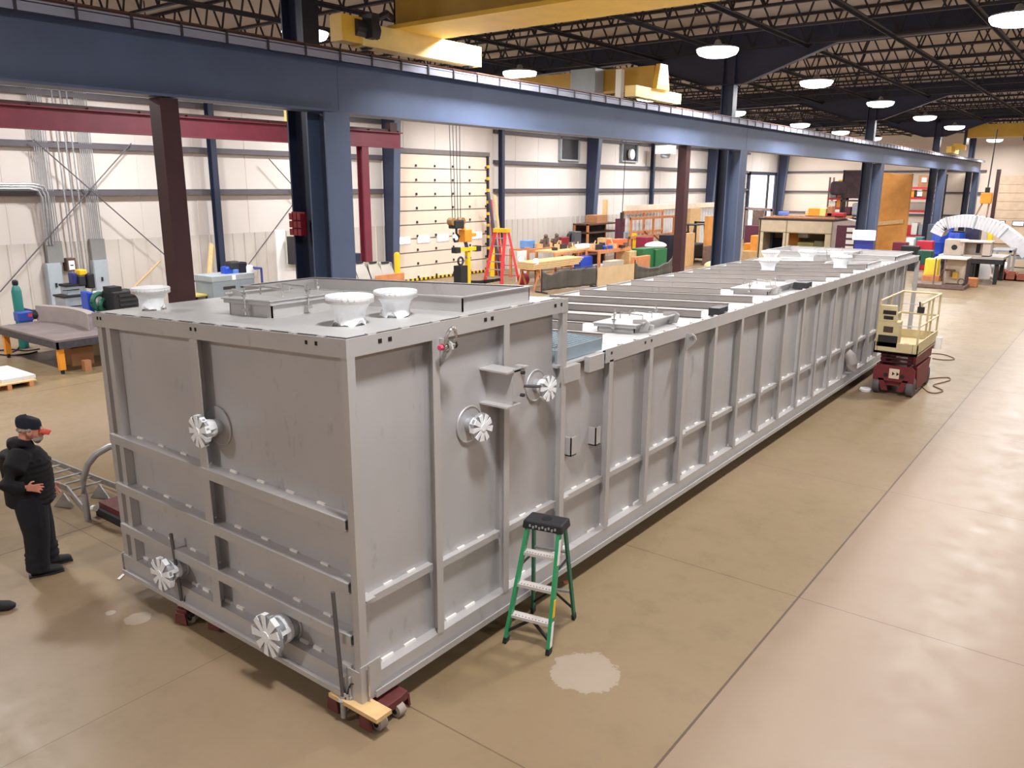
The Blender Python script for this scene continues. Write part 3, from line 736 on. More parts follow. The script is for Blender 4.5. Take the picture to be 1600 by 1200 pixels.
# lugs, brackets and clips on the side
def lug(y, z):
    pts = [(XR-.02, y, z+.07), (XR+.06, y, z+.075), (XR+.115, y, z+.05), (XR+.13, y, z), (XR+.11, y, z-.04), (XR-.02, y, z-.17)]
    o = MB().prism(pts, (0, .02, 0)).build('lifting_lug', STEELB, T)
    MB().ring((XR+.075, y-.002, z+.02), .028, .008, (0, 1, 0), 16, 5).lathe((XR+.075, y-.004, z+.02), [(.02, 0), (.02, .005)], (0, 1, 0), 12).build('lug_eye', CHROME, o)
lug(4.61, 2.88); lug(9.13, 2.28)
yb = 5.22
mb = MB().box(xi, XR+.2, yb, yb+.2, 2.575, 2.59).box(xi, XR+.2, yb, yb+.2, 2.27, 2.285).box(xi, XR+.19, yb+.09, yb+.1, 2.285, 2.575)
mb.build('beam_bracket', STEELB, T)
mb = MB().box(XR+.185, XR+.2, yb+.1, yb+.26, 2.36, 2.6).box(XR+.13, XR+.24, yb+.2, yb+.26, 2.6, 2.615)
mb.build('bracket_plate', STEELB, T)
mb = MB()
for z in (2.36, 2.56): mb.lathe((XR+.195, yb+.2, z), [(.016, 0), (.016, .04)], (1, 0, 0), 6)
mb.build('bracket_bolt', DARK, T)
MB().tube([(XR+.2, yb+.24, 2.43), (XR+.03, 5.96, 2.3)], .014, 8).build('tie_rod', DARK, T)
for y, z in ((6.57, 1.53), (7.05, 1.52)):
    MB().box(xi, xi+.09, y, y+.012, z-.1, z+.1).box(xi+.08, xi+.09, y, y+.1, z-.1, z+.1).box(xi, xi+.09, y, y+.1, z-.1, z-.088).build('wall_clip', STEELB, T)
mb = MB().box(XR-.2, XR-.05, 10.2, 10.5, 2.42, 2.53); mb.build('hinge_box', DARK, T)
MB().box(XR-.3, XR-.07, 13.9, 14.2, 2.42, 2.53).build('hinge_box', DARK, T)
# duct elbow low on the side near the lift
MB().tube([(xi, 17.0, .8), (xi+.08, 17.0, .74), (xi+.13, 17.0, .6), (xi+.14, 17.0, .45)], .12, 14).build('drain_elbow', STEELM, T, smooth=True)
# vertical threaded rods at the near corner
MB().tube([(XR-.17, YF-.02, .22), (XR-.17, YF-.02, .38)], .008, 6).tube([(XR+.03, YF+.05, .26), (XR+.03, YF+.05, .52)], .008, 6).build('jack_screw', CHROME, T)
# shackle hanging on the lug
y = 4.62; sx = XR+.075; sz = 2.9
t = thing('shackle', 'galvanised bow shackle with pink pin hanging on the tank lug', 'shackle', (sx, y, sz-.05))
p = [(sx, y-.045, sz-.0)]
for i in range(11):
    a = PI*i/10; p.append((sx+.03+.02*math.sin(a), y-.06*math.cos(a), sz+.05+.1*math.sin(a)))
p.append((sx, y+.045, sz))
MB().tube(p, .014, 8).lathe((sx, y-.062, sz), [(.028, 0), (.028, .03)], (0, 1, 0), 12).lathe((sx, y+.03, sz), [(.028, 0), (.028, .03)], (0, 1, 0), 12).build('bow', CHROME, t, smooth=True)
MB().tube([(sx, y-.07, sz), (sx, y+.08, sz)], .012, 8).build('pin', DARK, t)
MB().lathe((sx, y-.1, sz), [(.022, 0), (.024, .03)], (0, 1, 0), 6).build('pin_head', mat('pink_mark', (214, 74, 104), .5), t)
MB().lathe((sx, y+.06, sz), [(.03, 0), (.03, .03)], (0, 1, 0), 6).build('nut', BLK, t)
# ------------------------------------------------------------------ machine skates under the tank
def skate(name, cx, cy, rz, label, rod_at, rod_top, K=.78):
    t = thing(name, label, 'skate', (cx, cy, 0))
    R = Matrix.Rotation(rz, 3, 'Z'); C0 = Vector((cx, cy, 0))
    def W(x, y, z): return C0+R @ Vector((x*K, y, z))
    mb = MB()
    for sx in (-.24, .24):
        pts = [W(sx-.075, -.2, .09), W(sx+.075, -.2, .09), W(sx+.1, -.1, .09), W(sx+.1, .1, .09), W(sx+.075, .2, .09), W(sx-.075, .2, .09), W(sx-.1, .1, .09), W(sx-.1, -.1, .09)]
        mb.prism(pts, (0, 0, .075))
        for sy in (-.21, .21):
            mb.prism([W(sx-.09, sy-.012, .02), W(sx+.09, sy-.012, .02), W(sx+.07, sy-.012, .13), W(sx-.07, sy-.012, .13)], R @ Vector((0, .024, 0)))
    mb.prism([W(-.25, -.05, .1), W(.25, -.05, .1), W(.25, .05, .1), W(-.25, .05, .1)], (0, 0, .05))
    mb.build('chassis', SKRED, t, bevel=.006)
    ax = R @ Vector((0, 1, 0))
    for sx in (-.32, -.17, .17, .32):
        for sy in (-.15, .05):
            w = MB().lathe(W(sx, sy-.0, .058), [(.03, -.005), (.056, 0), (.056, .07), (.03, .075)], ax, 16)
            w.mi = 1; w.lathe(W(sx, sy-.012, .058), [(.024, 0), (.024, .09)], ax, 10)
            w.build('roller', [mat('roller_grey', (160, 148, 138), .6), BLK], t, smooth=True)
    bx, by = rod_at; tx, ty, tz = rod_top
    MB().tube([(bx, by, .2), (tx, ty, tz)], .017, 10).build('tow_rod', mat('rod_steel', (104, 102, 104), .4, .5), t, smooth=True)
    MB().tube([(bx, by, .03), (bx, by, .22)], .026, 10).ring((bx, by, .19), .032, .014, (0, 0, 1), 14, 6).build('rod_socket', GALV, t, smooth=True)
    MB().bar((bx, by, .1), W(-.1 if bx < cx else .1, -.18, .11), .05, .03).build('tow_tongue', DARK, t)
    MB().tube([(bx+.03, by, .2), (bx+.07, by+.02, .34), (bx+.12, by+.05, .36), (bx+.15, by+.05, .2)], .009, 6).build('safety_cable', BLK, t)
b = atz(537, 1108, .1); tp = aty(520, 925, b.y-.03)
skate('machine_skate', -4.36, 3.83, math.radians(0), 'red roller skate under the nearest tank corner with upright bar', (b.x, b.y), (tp.x, tp.y, tp.z))
b = atz(287, 962, .06); tp = aty(267, 834, b.y-.02)
skate('machine_skate', -6.62, 3.86, math.radians(20), 'red roller skate under the middle of tank front', (b.x, b.y), (tp.x, tp.y, tp.z))
quick('wood_plank', MB().box(-4.55, -4.0, 3.58, 3.74, .168, .203), WOOD, 'short pale plank between nearest tank corner and red skate', 'plank')
# ------------------------------------------------------------------ green step ladder
A1, A2 = atz(790, 1003), atz(857, 1022); B1, B2 = atz(833, 957), atz(897, 967)
tl, tr = Vector((-3.97, 5.5, 1.16)), Vector((-3.68, 5.57, 1.16))
u = (tr-tl).normalized(); fw = Vector((u.y, -u.x, 0)); fw.normalize()       # towards the front feet
if fw.dot(A1-B1) < 0: fw = -fw
t = thing('step_ladder', 'small green fibreglass step ladder with black top by the tank', 'ladder', ((A1+B2)/2).to_tuple())
def rail(a, b, n, M, w=.028, d=.062):
    MB().bar(a, b, w, d, up=fw).build(n, M, t)
ftl, ftr = tl+fw*.05, tr+fw*.05; btl, btr = tl-fw*.08, tr-fw*.08
LG2 = mat('ladder_green_dark', (22, 104, 78), .5)
for a, b in ((A1, ftl), (A2, ftr)):
    MB().bar(a+Vector((0, 0, .02)), b, .03, .07, up=fw).build('front_rail', GREEN, t)
    MB().bar(a, a+(b-a)*.05, .036, .08, up=fw).build('foot', BLK, t)
for a, b in ((B1, btl), (B2, btr)):
    MB().bar(a+Vector((0, 0, .02)), b, .022, .05, up=fw).build('rear_rail', LG2, t)
    MB().bar(a, a+(b-a)*.06, .03, .06, up=fw).build('foot', BLK, t)
for q in (.235, .5, .765):
    a, b = A1+(ftl-A1)*q, A2+(ftr-A2)*q
    mb = MB().bar(a-fw*.02, b-fw*.02, .085, .028, up=(0, 0, 1)).bar(a-fw*.06+Vector((0, 0, .014)), b-fw*.06+Vector((0, 0, .014)), .01, .004)
    o = mb.build('step', mat('step_alloy', (206, 198, 194), .5, .2), t)
    mb = MB()
    for i in range(12):
        c = a+(b-a)*((i+.5)/12); mb.box(c.x-.005, c.x+.005, c.y-.005, c.y+.005, c.z+.013, c.z+.016)
    mb.build('tread_grip', DARK, o)
for q in (.3, .72):
    MB().bar(B1+(btl-B1)*q, B2+(btr-B2)*q, .03, .02).build('rear_brace', GALV, t)
for (P, Q, f) in ((A1, ftl, A2), (A2, ftr, A1)):
    MB().bar(P+(Q-P)*.1, (A1+A2)/2+((ftl+ftr)/2-(A1+A2)/2)*.225-fw*.03, .02, .025).build('knee_brace', BLK, t)
for (P, Q) in ((B1, btl), (B2, btr)):
    MB().bar(P+(Q-P)*.12, (B1+B2)/2+((btl+btr)/2-(B1+B2)/2)*.29, .02, .02).build('knee_brace', BLK, t)
for (P, Q, S, W_) in ((A1, ftl, B1, btl), (A2, ftr, B2, btr)):
    MB().bar(P+(Q-P)*.66, S+(W_-S)*.66, .02, .012).build('spreader', DARK, t)
c = (tl+tr)/2; e = .195; hh = .1
up = Vector((0, 0, 1))
mb = MB(); q = [c-u*e+fw*.1, c+u*e+fw*.1, c+u*e-fw*.13, c-u*e-fw*.13]
mb.hexa([p-up*.03 for p in q]+[p+up*.05-((p-c)*.06) for p in q])
o = mb.build('top_cap', BLK, t, bevel=.014)
MB().lathe(c-fw*.02+up*.048, [(.05, 0), (.045, .006), (.03, .003)], n=16).build('tool_hole', BLACKSHADE, o)
mb = MB()
for i in range(9): mb.bar(c+fw*.106-u*(.12-.03*i)+up*.012-up*.012*(i % 2), c+fw*.106-u*(.105-.03*i)+up*.012-up*.012*(i % 2), .012, .02, up=up)
mb.build('cap_label', GALV, o)
for k, (q0, q1, M) in enumerate(((.06, .26, WHITE), (.3, .44, YELB), (.72, .92, WHITE))):
    MB().bar(A2+(ftr-A2)*q0+u*.017, A2+(ftr-A2)*q1+u*.017, .004, .05, up=fw).build('rail_sticker', M, t)
# ------------------------------------------------------------------ scissor lift
X0, X1, Y0, Y1 = -3.83, -3.06, 17.25, 19.0
t = thing('scissor_lift', 'beige and red scissor lift parked beside the long tank', 'lift', ((X0+X1)/2, (Y0+Y1)/2, 0))
LR = mat('lift_red', (112, 38, 44), .5, 0, var=.15, scale=8)
mb = MB().prism([(X0, Y0, .3), (X1-.0, Y0, .3), (X1, Y0, .55), (X1-.06, Y0, .62), (X0+.06, Y0, .62), (X0, Y0, .55)], (0, .06, 0))
mb.prism([(X0+.18, Y0+.0, .1), (X0+.3, Y0, .1), (X0+.2, Y0, .34), (X0+.1, Y0, .34)], (0, .05, 0)).prism([(X1-.3, Y0, .1), (X1-.18, Y0, .1), (X1-.1, Y0, .34), (X1-.2, Y0, .34)], (0, .05, 0))
mb.box(X0+.12, X1-.12, Y0+.06, Y1-.05, .2, .55)
mb.build('chassis', LR, t)
for x in (X1-.1, X0+.0): MB().prism([(x, Y0+.4, .1), (x, Y1-.42, .1), (x, Y1-.35, .2), (x, Y1-.2, .6), (x, Y0+.2, .6), (x, Y0+.36, .2)], (.1, 0, 0)).build('side_cover', LR, t, bevel=.01)
for x in (X0, X1-.14):
    for y in (Y0+.16, Y1-.2):
        w = MB().lathe((x, y, .19), [(.12, 0), (.18, .01), (.19, .03), (.19, .11), (.18, .13), (.12, .14)], (1, 0, 0), 24); w.mi = 1
        w.lathe((x-.004, y, .19), [(.09, 0), (.09, .148)], (1, 0, 0), 14)
        w.build('wheel', [mat('tyre_grey', (92, 90, 94), .7), DARK], t, smooth=True)
MB().box(X0+.3, X1-.28, Y0-.008, Y0, .36, .56).build('warning_plate', mat('plate_white', (226, 206, 186), .5), t)
mb = MB()
for dx in (.36, .44): mb.prism([(X0+dx, Y0-.012, .42), (X0+dx+.05, Y0-.012, .46), (X0+dx, Y0-.012, .5)], (0, .005, 0))
mb.build('plate_arrow', BLK, t)
for x in (X0+.24, X1-.22): MB().lathe((x, Y0-.012, .42), [(.04, 0), (.04, .02)], (0, 1, 0), 12).build('tie_hole', BLK, t)
mb = MB()
for i, z in enumerate((.66, .74, .82)):
    for x in (X0+.1, X1-.16):
        mb.bar((x, Y0+.15, z-.03), (x, Y1-.2, z+.03), .05, .06); mb.bar((x+.05, Y0+.15, z+.03), (x+.05, Y1-.2, z-.03), .05, .06)
    mb.tube([(X0+.1, Y0+.15, z), (X1-.1, Y0+.15, z)], .025, 8)
mb.build('scissor_stack', mat('lift_dark_red', (96, 34, 42), .5), t)
mb = MB().prism([(X1-.07, Y0+.1, .66), (X1-.07, Y1-.1, .62), (X1-.07, Y1-.06, .86), (X1-.07, Y0+.06, .86)], (.05, 0, 0)); mb.build('scissor_arm', LR, t)
PX0, PX1, PY0, PY1 = X0-.02, X1+.02, Y0-.1, Y1+.1
MB().box(PX0, PX1, PY0, PY1, .87, .92).build('platform_deck', BEIGE, t)
MB().box(PX0, PX1, PY0, PY0+.02, .87, 1.1).build('toe_board', BEIGE, t)
MB().box(PX1-.02, PX1, PY0, PY1, .9, 1.14).box(PX0, PX0+.02, PY0, PY1, .9, 1.14).box(PX0, PX1, PY1-.02, PY1, .9, 1.1).build('toe_board', BEIGE, t)
gp = [(PX0+.03, PY0+.03), (PX1-.03, PY0+.03), (PX1-.03, PY0+.75), (PX1-.03, PY0+1.15), (PX1-.03, PY1-.03), (PX0+.03, PY1-.03), (PX0+.03, PY0+.95)]
for x, y in gp: MB().box(x-.018, x+.018, y-.018, y+.018, .92, 1.94).build('guard_post', BEIGE, t)
for z in (1.92, 1.46):
    MB().tube([(PX1-.03, PY0+.03, z), (PX1-.03, PY1-.03, z)], .02, 8).build('guard_rail', BEIGE, t)
    MB().tube([(PX0+.03, PY0+.03, z), (PX0+.03, PY1-.03, z)], .02, 8).build('guard_rail', BEIGE, t)
    MB().tube([(PX0+.03, PY1-.03, z), (PX1-.03, PY1-.03, z)], .02, 8).build('guard_rail', BEIGE, t)
MB().tube([(PX0+.4, PY0+.03, 1.46), (PX1-.03, PY0+.03, 1.46)], .008, 6).tube([(PX0+.4, PY0+.03, 1.9), (PX1-.03, PY0+.03, 1.9)], .008, 6).build('entry_chain', GALV, t)
cb = MB().box(PX0+.03, PX0+.42, PY0+.0, PY0+.3, 1.0, 1.52).prism([(PX0+.03, PY0+.0, 1.52), (PX0+.37, PY0, 1.52), (PX0+.34, PY0, 1.84), (PX0+.05, PY0, 1.84)], (0, .1, 0))
o = cb.build('control_cabinet', BEIGE, t, bevel=.008)
MB().box(PX0+.1, PX0+.34, PY0-.006, PY0+.0, 1.66, 1.74).box(PX0+.12, PX0+.3, PY0-.006, PY0, 1.56, 1.63).build('control_slot', BLK, o)
MB().box(PX0+.14, PX0+.32, PY0-.006, PY0, 1.3, 1.42).build('display_window', mat('brown_window', (74, 60, 52), .4), o)
MB().box(PX0+.06, PX0+.42, PY0-.02, PY0, 1.1, 1.24).build('charger_slot', BLK, o)
MB().box(PX0+.06, PX1-.1, PY0-.006, PY0, .9, .905).box(PX0+.06, PX0+.066, PY0-.006, PY0, .9, 1.1).box(PX1-.1, PX1-.094, PY0-.006, PY0, .9, 1.1).build('gate_outline', DARK, t)
MB().box(PX1-.34, PX1-.12, PY0+.06, PY0+.2, .92, 1.06).lathe((PX1-.24, PY0+.1, 1.06), [(.05, 0), (.05, .03)], n=10).build('foot_control', mat('control_red', (190, 62, 44), .5), t)
MB().box(PX1-.1, PX1+.02, PY0+.0, PY0+.06, 1.74, 1.86).tube([(PX1-.06, PY0, 1.86), (PX1-.06, PY0-.04, 1.96)], .015, 6).build('joystick_box', BLK, t)
MB().tube([(X1+.04, Y1+.02, .75), (X1+.04, Y1+.04, 1.0)], .09, 10).build('cable_coil', WHITE, t, smooth=True)
def floorcord(name, px, label, r=.012, M=None):
    pts = [atz(x, y, r) for x, y in px]; out = []
    for i in range(len(pts)-1):
        p0, p1, p2, p3 = pts[max(i-1, 0)], pts[i], pts[i+1], pts[min(i+2, len(pts)-1)]
        for k in range(6):
            s = k/6.0; out.append(.5*((2*p1)+(-p0+p2)*s+(2*p0-5*p1+4*p2-p3)*s*s+(-p0+3*p1-3*p2+p3)*s**3))
    out.append(pts[-1])
    return quick(name, MB().tube(out, r, 6), M or mat('cord_brown', (120, 92, 72), .6), label, 'cord', smooth=True)
floorcord('extension_cord', [(1456, 552), (1470, 553), (1482, 556), (1491, 560), (1488, 562), (1473, 562), (1457, 560)], 'brown cord looped on the floor behind the scissor lift')
floorcord('extension_cord', [(1450, 592), (1466, 590), (1482, 590), (1484, 594), (1470, 598), (1458, 602), (1470, 608), (1473, 611), (1462, 614), (1450, 612), (1441, 604)], 'brown cord snaking on the floor right of the scissor lift')
p = atz(1352, 611)
mb = MB().lathe((p.x, p.y, 0), [(.04, .0), (.1, .0), (.11, .05), (.09, .07), (.04, .07)], n=18).ball((p.x-.06, p.y-.06, .045), .05)
quick('plastic_wrap_roll', mb, WRAP, 'crumpled white plastic roll on floor beside lift wheel', 'wrap', smooth=True)
# ------------------------------------------------------------------ person
h = Vector((.35, .94, 0)).normalized(); rt = Vector((h.y, -h.x, 0))
PB = Vector((-8.98, 3.27, 0))
def Q(r, f, z): return PB+rt*r+h*f+Vector((0, 0, z))
def remesh(o, vs, sm=4):
    md = o.modifiers.new('one_surface', 'REMESH'); md.mode = 'VOXEL'; md.voxel_size = vs; md.use_smooth_shade = True
    if sm: s = o.modifiers.new('soften', 'SMOOTH'); s.iterations = sm; s.factor = .5
body = MB()
# trunk, legs, arms as overlapping tapered tubes, fused into one skin
body.tube([Q(0, 0, .9), Q(0, .0, 1.1), Q(0, -.01, 1.3), Q(0, -.01, 1.42), Q(0, .02, 1.5)], [.14, .14, .14, .1, .062], 14)
body.tube([Q(0, .02, 1.46), Q(0, .045, 1.58)], [.062, .056], 12)
for s in (-1, 1):
    body.tube([Q(s*.09, 0, .93), Q(s*.1, .02+.05*(s < 0), .5), Q(s*.1, .0+.1*(s < 0), .09)], [.095, .062, .045], 12)
    body.tube([Q(s*.1, -.04+.1*(s < 0), .05), Q(s*.105, .13+.1*(s < 0), .04)], [.04, .038], 10)
body.tube([Q(.13, -.02, 1.36), Q(.31, -.19, 1.16), Q(.3, -.03, 1.075)], [.06, .045, .032], 10)
body.tube([Q(-.13, 0, 1.36), Q(-.22, .02, 1.14), Q(-.18, .2, .95)], [.06, .045, .032], 10)
hc = Q(0, .1, 1.6)
def hp(r, f, z): return hc+rt*r+h*f+Vector((0, 0, z))
tilt = -.02
for (c, r, sc) in (((0, -.015, .03), .1, 1), ((0, .03, -.03), .078, 1), ((0, .055, -.075), .05, 1), ((0, -.01, .045), .082, 1)):
    body.ball(hp(*c), r)
body.tube([hp(0, .095, .005), hp(0, .125, -.03), hp(0, .1, -.04)], [.012, .017, .012], 8)          # nose
for s in (-1, 1):
    body.ball(hp(s*.092, -.015, -.015), .028, sc=(.5, 1, 1.2))                                       # ears
    body.ball(hp(s*.035, .085, .022), .022)                                                          # brow
body.ball(hp(0, .09, -.068), .024)                                                                   # lips
def hand(wr, dirv, palm_n, thumb):
    d = Vector(dirv).normalized(); n_ = Vector(palm_n).normalized(); sd = d.cross(n_).normalized()*thumb
    c = Vector(wr)+d*.05
    body.hexa([c-d*.045-sd*.03-n_*.012, c-d*.045+sd*.03-n_*.012, c+d*.045+sd*.04-n_*.012, c+d*.045-sd*.04-n_*.012, c-d*.045-sd*.03+n_*.014, c-d*.045+sd*.03+n_*.014, c+d*.045+sd*.04+n_*.012, c+d*.045-sd*.04+n_*.012])
    for i, (o_, L_) in enumerate(((.032, .075), (.011, .085), (-.011, .078), (-.032, .06))):
        b = c+d*.035+sd*o_
        body.tube([b, b+d*L_*.5+sd*o_*.25, b+d*L_*.8-n_*.012+sd*o_*.4, b+d*L_-n_*.03+sd*o_*.5], [.011, .0105, .0095, .008], 8)
    b = c-d*.025+sd*.028
    body.tube([b, b+sd*.035+d*.02, b+sd*.05+d*.05-n_*.01], [.013, .012, .01], 8)
hand(Q(.3, -.02, 1.07), h*.95-rt*.12+Vector((0, 0, -.2)), rt*-1.0, 1)
hand(Q(-.18, .21, .94), h*.3+Vector((0, 0, -1)), -rt, 1)
person = body.build('person', SKIN, loc=PB)
tag(person, 'person in black jacket and cap standing at left, looking at the tank', 'person')
remesh(person, .0085, 3)
for s in (-1, 1):
    MB().ball(hp(s*.034, .098, .006), .013).build('eye', mat('eye_white', (216, 206, 200), .3), person, smooth=True)
    MB().ball(hp(s*.034, .107, .005), .007).build('pupil', BLK, person, smooth=True)
MB().tube([hp(-.022, .112, -.066), hp(0, .117, -.067), hp(.022, .112, -.066)], .004, 6).build('mouth', mat('lip', (150, 84, 78), .6), person)
b = MB()
for a in range(-6, 7):
    w = a*.22; b.ball(hp(.072*math.sin(w), .02+.075*math.cos(w)-.012, -.09-.01*math.cos(w)), .026, 8, 6)
b.ball(hp(0, .05, -.115), .04, 8, 6); o = b.build('beard', HAIR, person); remesh(o, .008, 2)
b = MB()
for a in range(12):
    w = 2*PI*a/12; f = math.cos(w)
    if f < .5: b.ball(hp(.095*math.sin(w), -.015+.095*f, .02), .024, 8, 6)
o = b.build('hair', HAIR, person); remesh(o, .009, 2)
c = MB(); nn = 20
prof = [(.106, .03), (.11, .06), (.108, .1), (.098, .13), (.065, .15), (.01, .156)]
for r, z in prof:
    for j in range(nn):
        a = 2*PI*j/nn; c.v.append(hp(r*.93*math.sin(a), -.01+r*1.08*math.cos(a), z-.025*math.cos(a)))
for i in range(len(prof)-1):
    for j in range(nn): c.face([i*nn+j, i*nn+(j+1) % nn, (i+1)*nn+(j+1) % nn, (i+1)*nn+j])
c.face([(len(prof)-1)*nn+j for j in range(nn)]); c.face([j for j in range(nn)][::-1])
cap = c.build('cap', NAVY, person, smooth=True)
v = MB(); rows = []
for i in range(6):
    q = i/5.0; rows.append([hp(.098*s_*math.cos(q*.5)*(1-.35*q*q), .075+.115*q*(1-.25*s_*s_), .018-.05*q-.03*s_*s_) for s_ in (-1, -.66, -.33, 0, .33, .66, 1)])
o = v.grid(rows).build('cap_brim', mat('brim_red', (206, 70, 52), .7), cap, smooth=True, thick=.008); o['label'] = 'red brim'
# jacket
j = MB()
j.tube([Q(0, .0, .80), Q(0, .01, .95), Q(0, .02, 1.1), Q(0, .0, 1.28), Q(0, -.02, 1.4), Q(0, .0, 1.47), Q(0, .02, 1.52)], [.225, .235, .235, .23, .19, .13, .09], 18)
j.tube([Q(0, .05, .82), Q(0, .09, 1.05), Q(0, .07, 1.25), Q(0, .03, 1.36)], [.17, .17, .16, .12], 14)
j.tube([Q(.14, -.02, 1.4), Q(.28, -.1, 1.28), Q(.32, -.2, 1.16), Q(.31, -.12, 1.09), Q(.3, -.03, 1.075)], [.11, .11, .1, .08, .062], 12)
j.tube([Q(-.14, 0, 1.4), Q(-.24, -.02, 1.27), Q(-.24, .02, 1.12), Q(-.2, .13, 1.01), Q(-.18, .19, .95)], [.1, .1, .09, .075, .06], 12)
j.tube([Q(-.1, -.02, 1.47), Q(-.05, -.08, 1.48), Q(.05, -.08, 1.48), Q(.1, -.02, 1.47)], [.05, .06, .06, .05], 10)
for k in range(10): j.ring(Q(0, .02, .84+.06*k), .236, .006, (0, 0, 1), 24, 5)
jk = j.build('jacket', JACK, person); remesh(jk, .014, 4)
# trousers
j = MB()
for s in (-1, 1):
    o_ = .1*(s < 0)
    j.tube([Q(s*.085, 0, .92), Q(s*.105, .01+o_*.3, .7), Q(s*.11, .02+o_*.5, .48), Q(s*.11, .0+o_*.8, .25), Q(s*.11, -.02+o_, .07)], [.165, .15, .13, .115, .115], 14)
    for k in range(5): j.ring(Q(s*.11, -.01+o_, .08+.045*k), .114, .008, (.1*(-1)**k, 0, 1), 16, 5)
j.tube([Q(0, 0, .84), Q(0, 0, 1.0)], [.2, .2], 16)
tr_ = j.build('trousers', mat('navy_trousers', (14, 14, 24), .9, 0, var=.2, scale=10), person); remesh(tr_, .013, 3)
for s in (-1, 1):
    o_ = .1*(s < 0)
    sh = MB().tube([Q(s*.11, -.09+o_, .06), Q(s*.11, .0+o_, .065), Q(s*.113, .1+o_, .05), Q(s*.118, .19+o_, .04), Q(s*.118, .215+o_, .035)], [.045, .055, .052, .045, .025], 12, flat=.95)
    so = sh.build('shoe', BLK, person); remesh(so, .01, 2)
    MB().prism([Q(s*.11-.05, -.11+o_, 0), Q(s*.11+.05, -.11+o_, 0), Q(s*.118+.055, .12+o_, 0), Q(s*.118+.03, .225+o_, 0), Q(s*.118-.03, .225+o_, 0), Q(s*.118-.055, .12+o_, 0)], (0, 0, .022)).build('sole', DARK, so)
p = atz(-6, 955)
quick('shoe', MB().tube([(p.x-.1, p.y-.1, .06), (p.x, p.y, .06), (p.x+.07, p.y+.1, .045), (p.x+.09, p.y+.15, .035)], [.05, .055, .05, .02], 10), BLK, 'black shoe toe entering at the left picture edge', 'shoe', smooth=True)
quick('paper_scrap', MB().prism([atz(183, 905, .003), atz(192, 897, .003), atz(197, 896, .003), atz(187, 906, .003)], (0, 0, .006)), WHITE, 'small white scrap on floor by the left tank corner', 'scrap')
quick('orange_tag', MB().prism([atz(880, 909, .003), atz(888, 908, .003), atz(888, 911, .003), atz(881, 912, .003)], (0, 0, .01)), mat('salmon', (240, 150, 110), .6), 'tiny salmon tag on floor behind the green ladder', 'tag')
# ------------------------------------------------------------------ galvanised ladder lying behind the person, pipe arch, tool box
t = thing('steel_ladder', 'long galvanised ladder lying on floor behind the standing person', 'ladder', (-11, 4.6, 0))
a0, a1 = Vector((-13.3, 4.82, .1)), Vector((-10.5, 4.94, .1)); b0, b1 = Vector((-13.3, 4.38, .1)), Vector((-11.0, 4.49, .1)); b2 = atz(134, 799, .06)
MB().bar(a0, a1, .02, .08).build('side_rail', GALV, t)
MB().bar(b0, b1, .02, .08).bar(b1, b2, .02, .08).build('side_rail', GALV, t)
for k in range(9):
    s = -13.2+k*.285
    MB().tube([(s, 4.82+(s+13.3)*.043, .1), (s, 4.38+(s+13.3)*.048, .1)], .014, 8).build('rung', GALV, t)
for (px, py, sx) in ((100, 792, 1), (156, 778, 1)):
    q = atz(px, py); MB().prism([(q.x-.12, q.y-.06, 0), (q.x+.12, q.y+.08, 0), (q.x+.02, q.y+.02, .2)], (.01, -.02, 0)).build('foot_plate', GALV, t)
q = atz(137, 812); top = Vector((q.x+.25, q.y+.45, 1.02))
t = thing('pipe_rail', 'bent galvanised pipe hoop standing behind the left tank corner', 'rail', q.to_tuple())
pts = [q, Vector((q.x-.04, q.y-.02, .45))]
for (px, py, s) in ((130, 750, .15), (137, 726, .4), (150, 710, .65), (171, 698, 1.0), (200, 694, 1.35)):
    X_ = q.x+.3*s; pts.append(atx(px, py, X_))
pts.append(pts[-1]+Vector((.02, .5, -.05)))
pts[1] = atx(132, 770, q.x)
MB().tube(pts, .04, 12).build('hoop', GALV, t, smooth=True)
q = atz(148, 806)
t = thing('tool_box', 'low red topped black box on floor by the hoop', 'box', (q.x+.4, q.y+.4, 0))
MB().box(q.x, q.x+.75, q.y+.02, q.y+.5, .0, .1).build('tray', BLK, t)
MB().box(q.x+.02, q.x+.75, q.y+.06, q.y+.5, .1, .18).build('lid', SKRED, t)
MB().tube([(q.x-.02, q.y, .1), (q.x+.06, q.y, .12)], .04, 8).build('handle', WHITE, t)
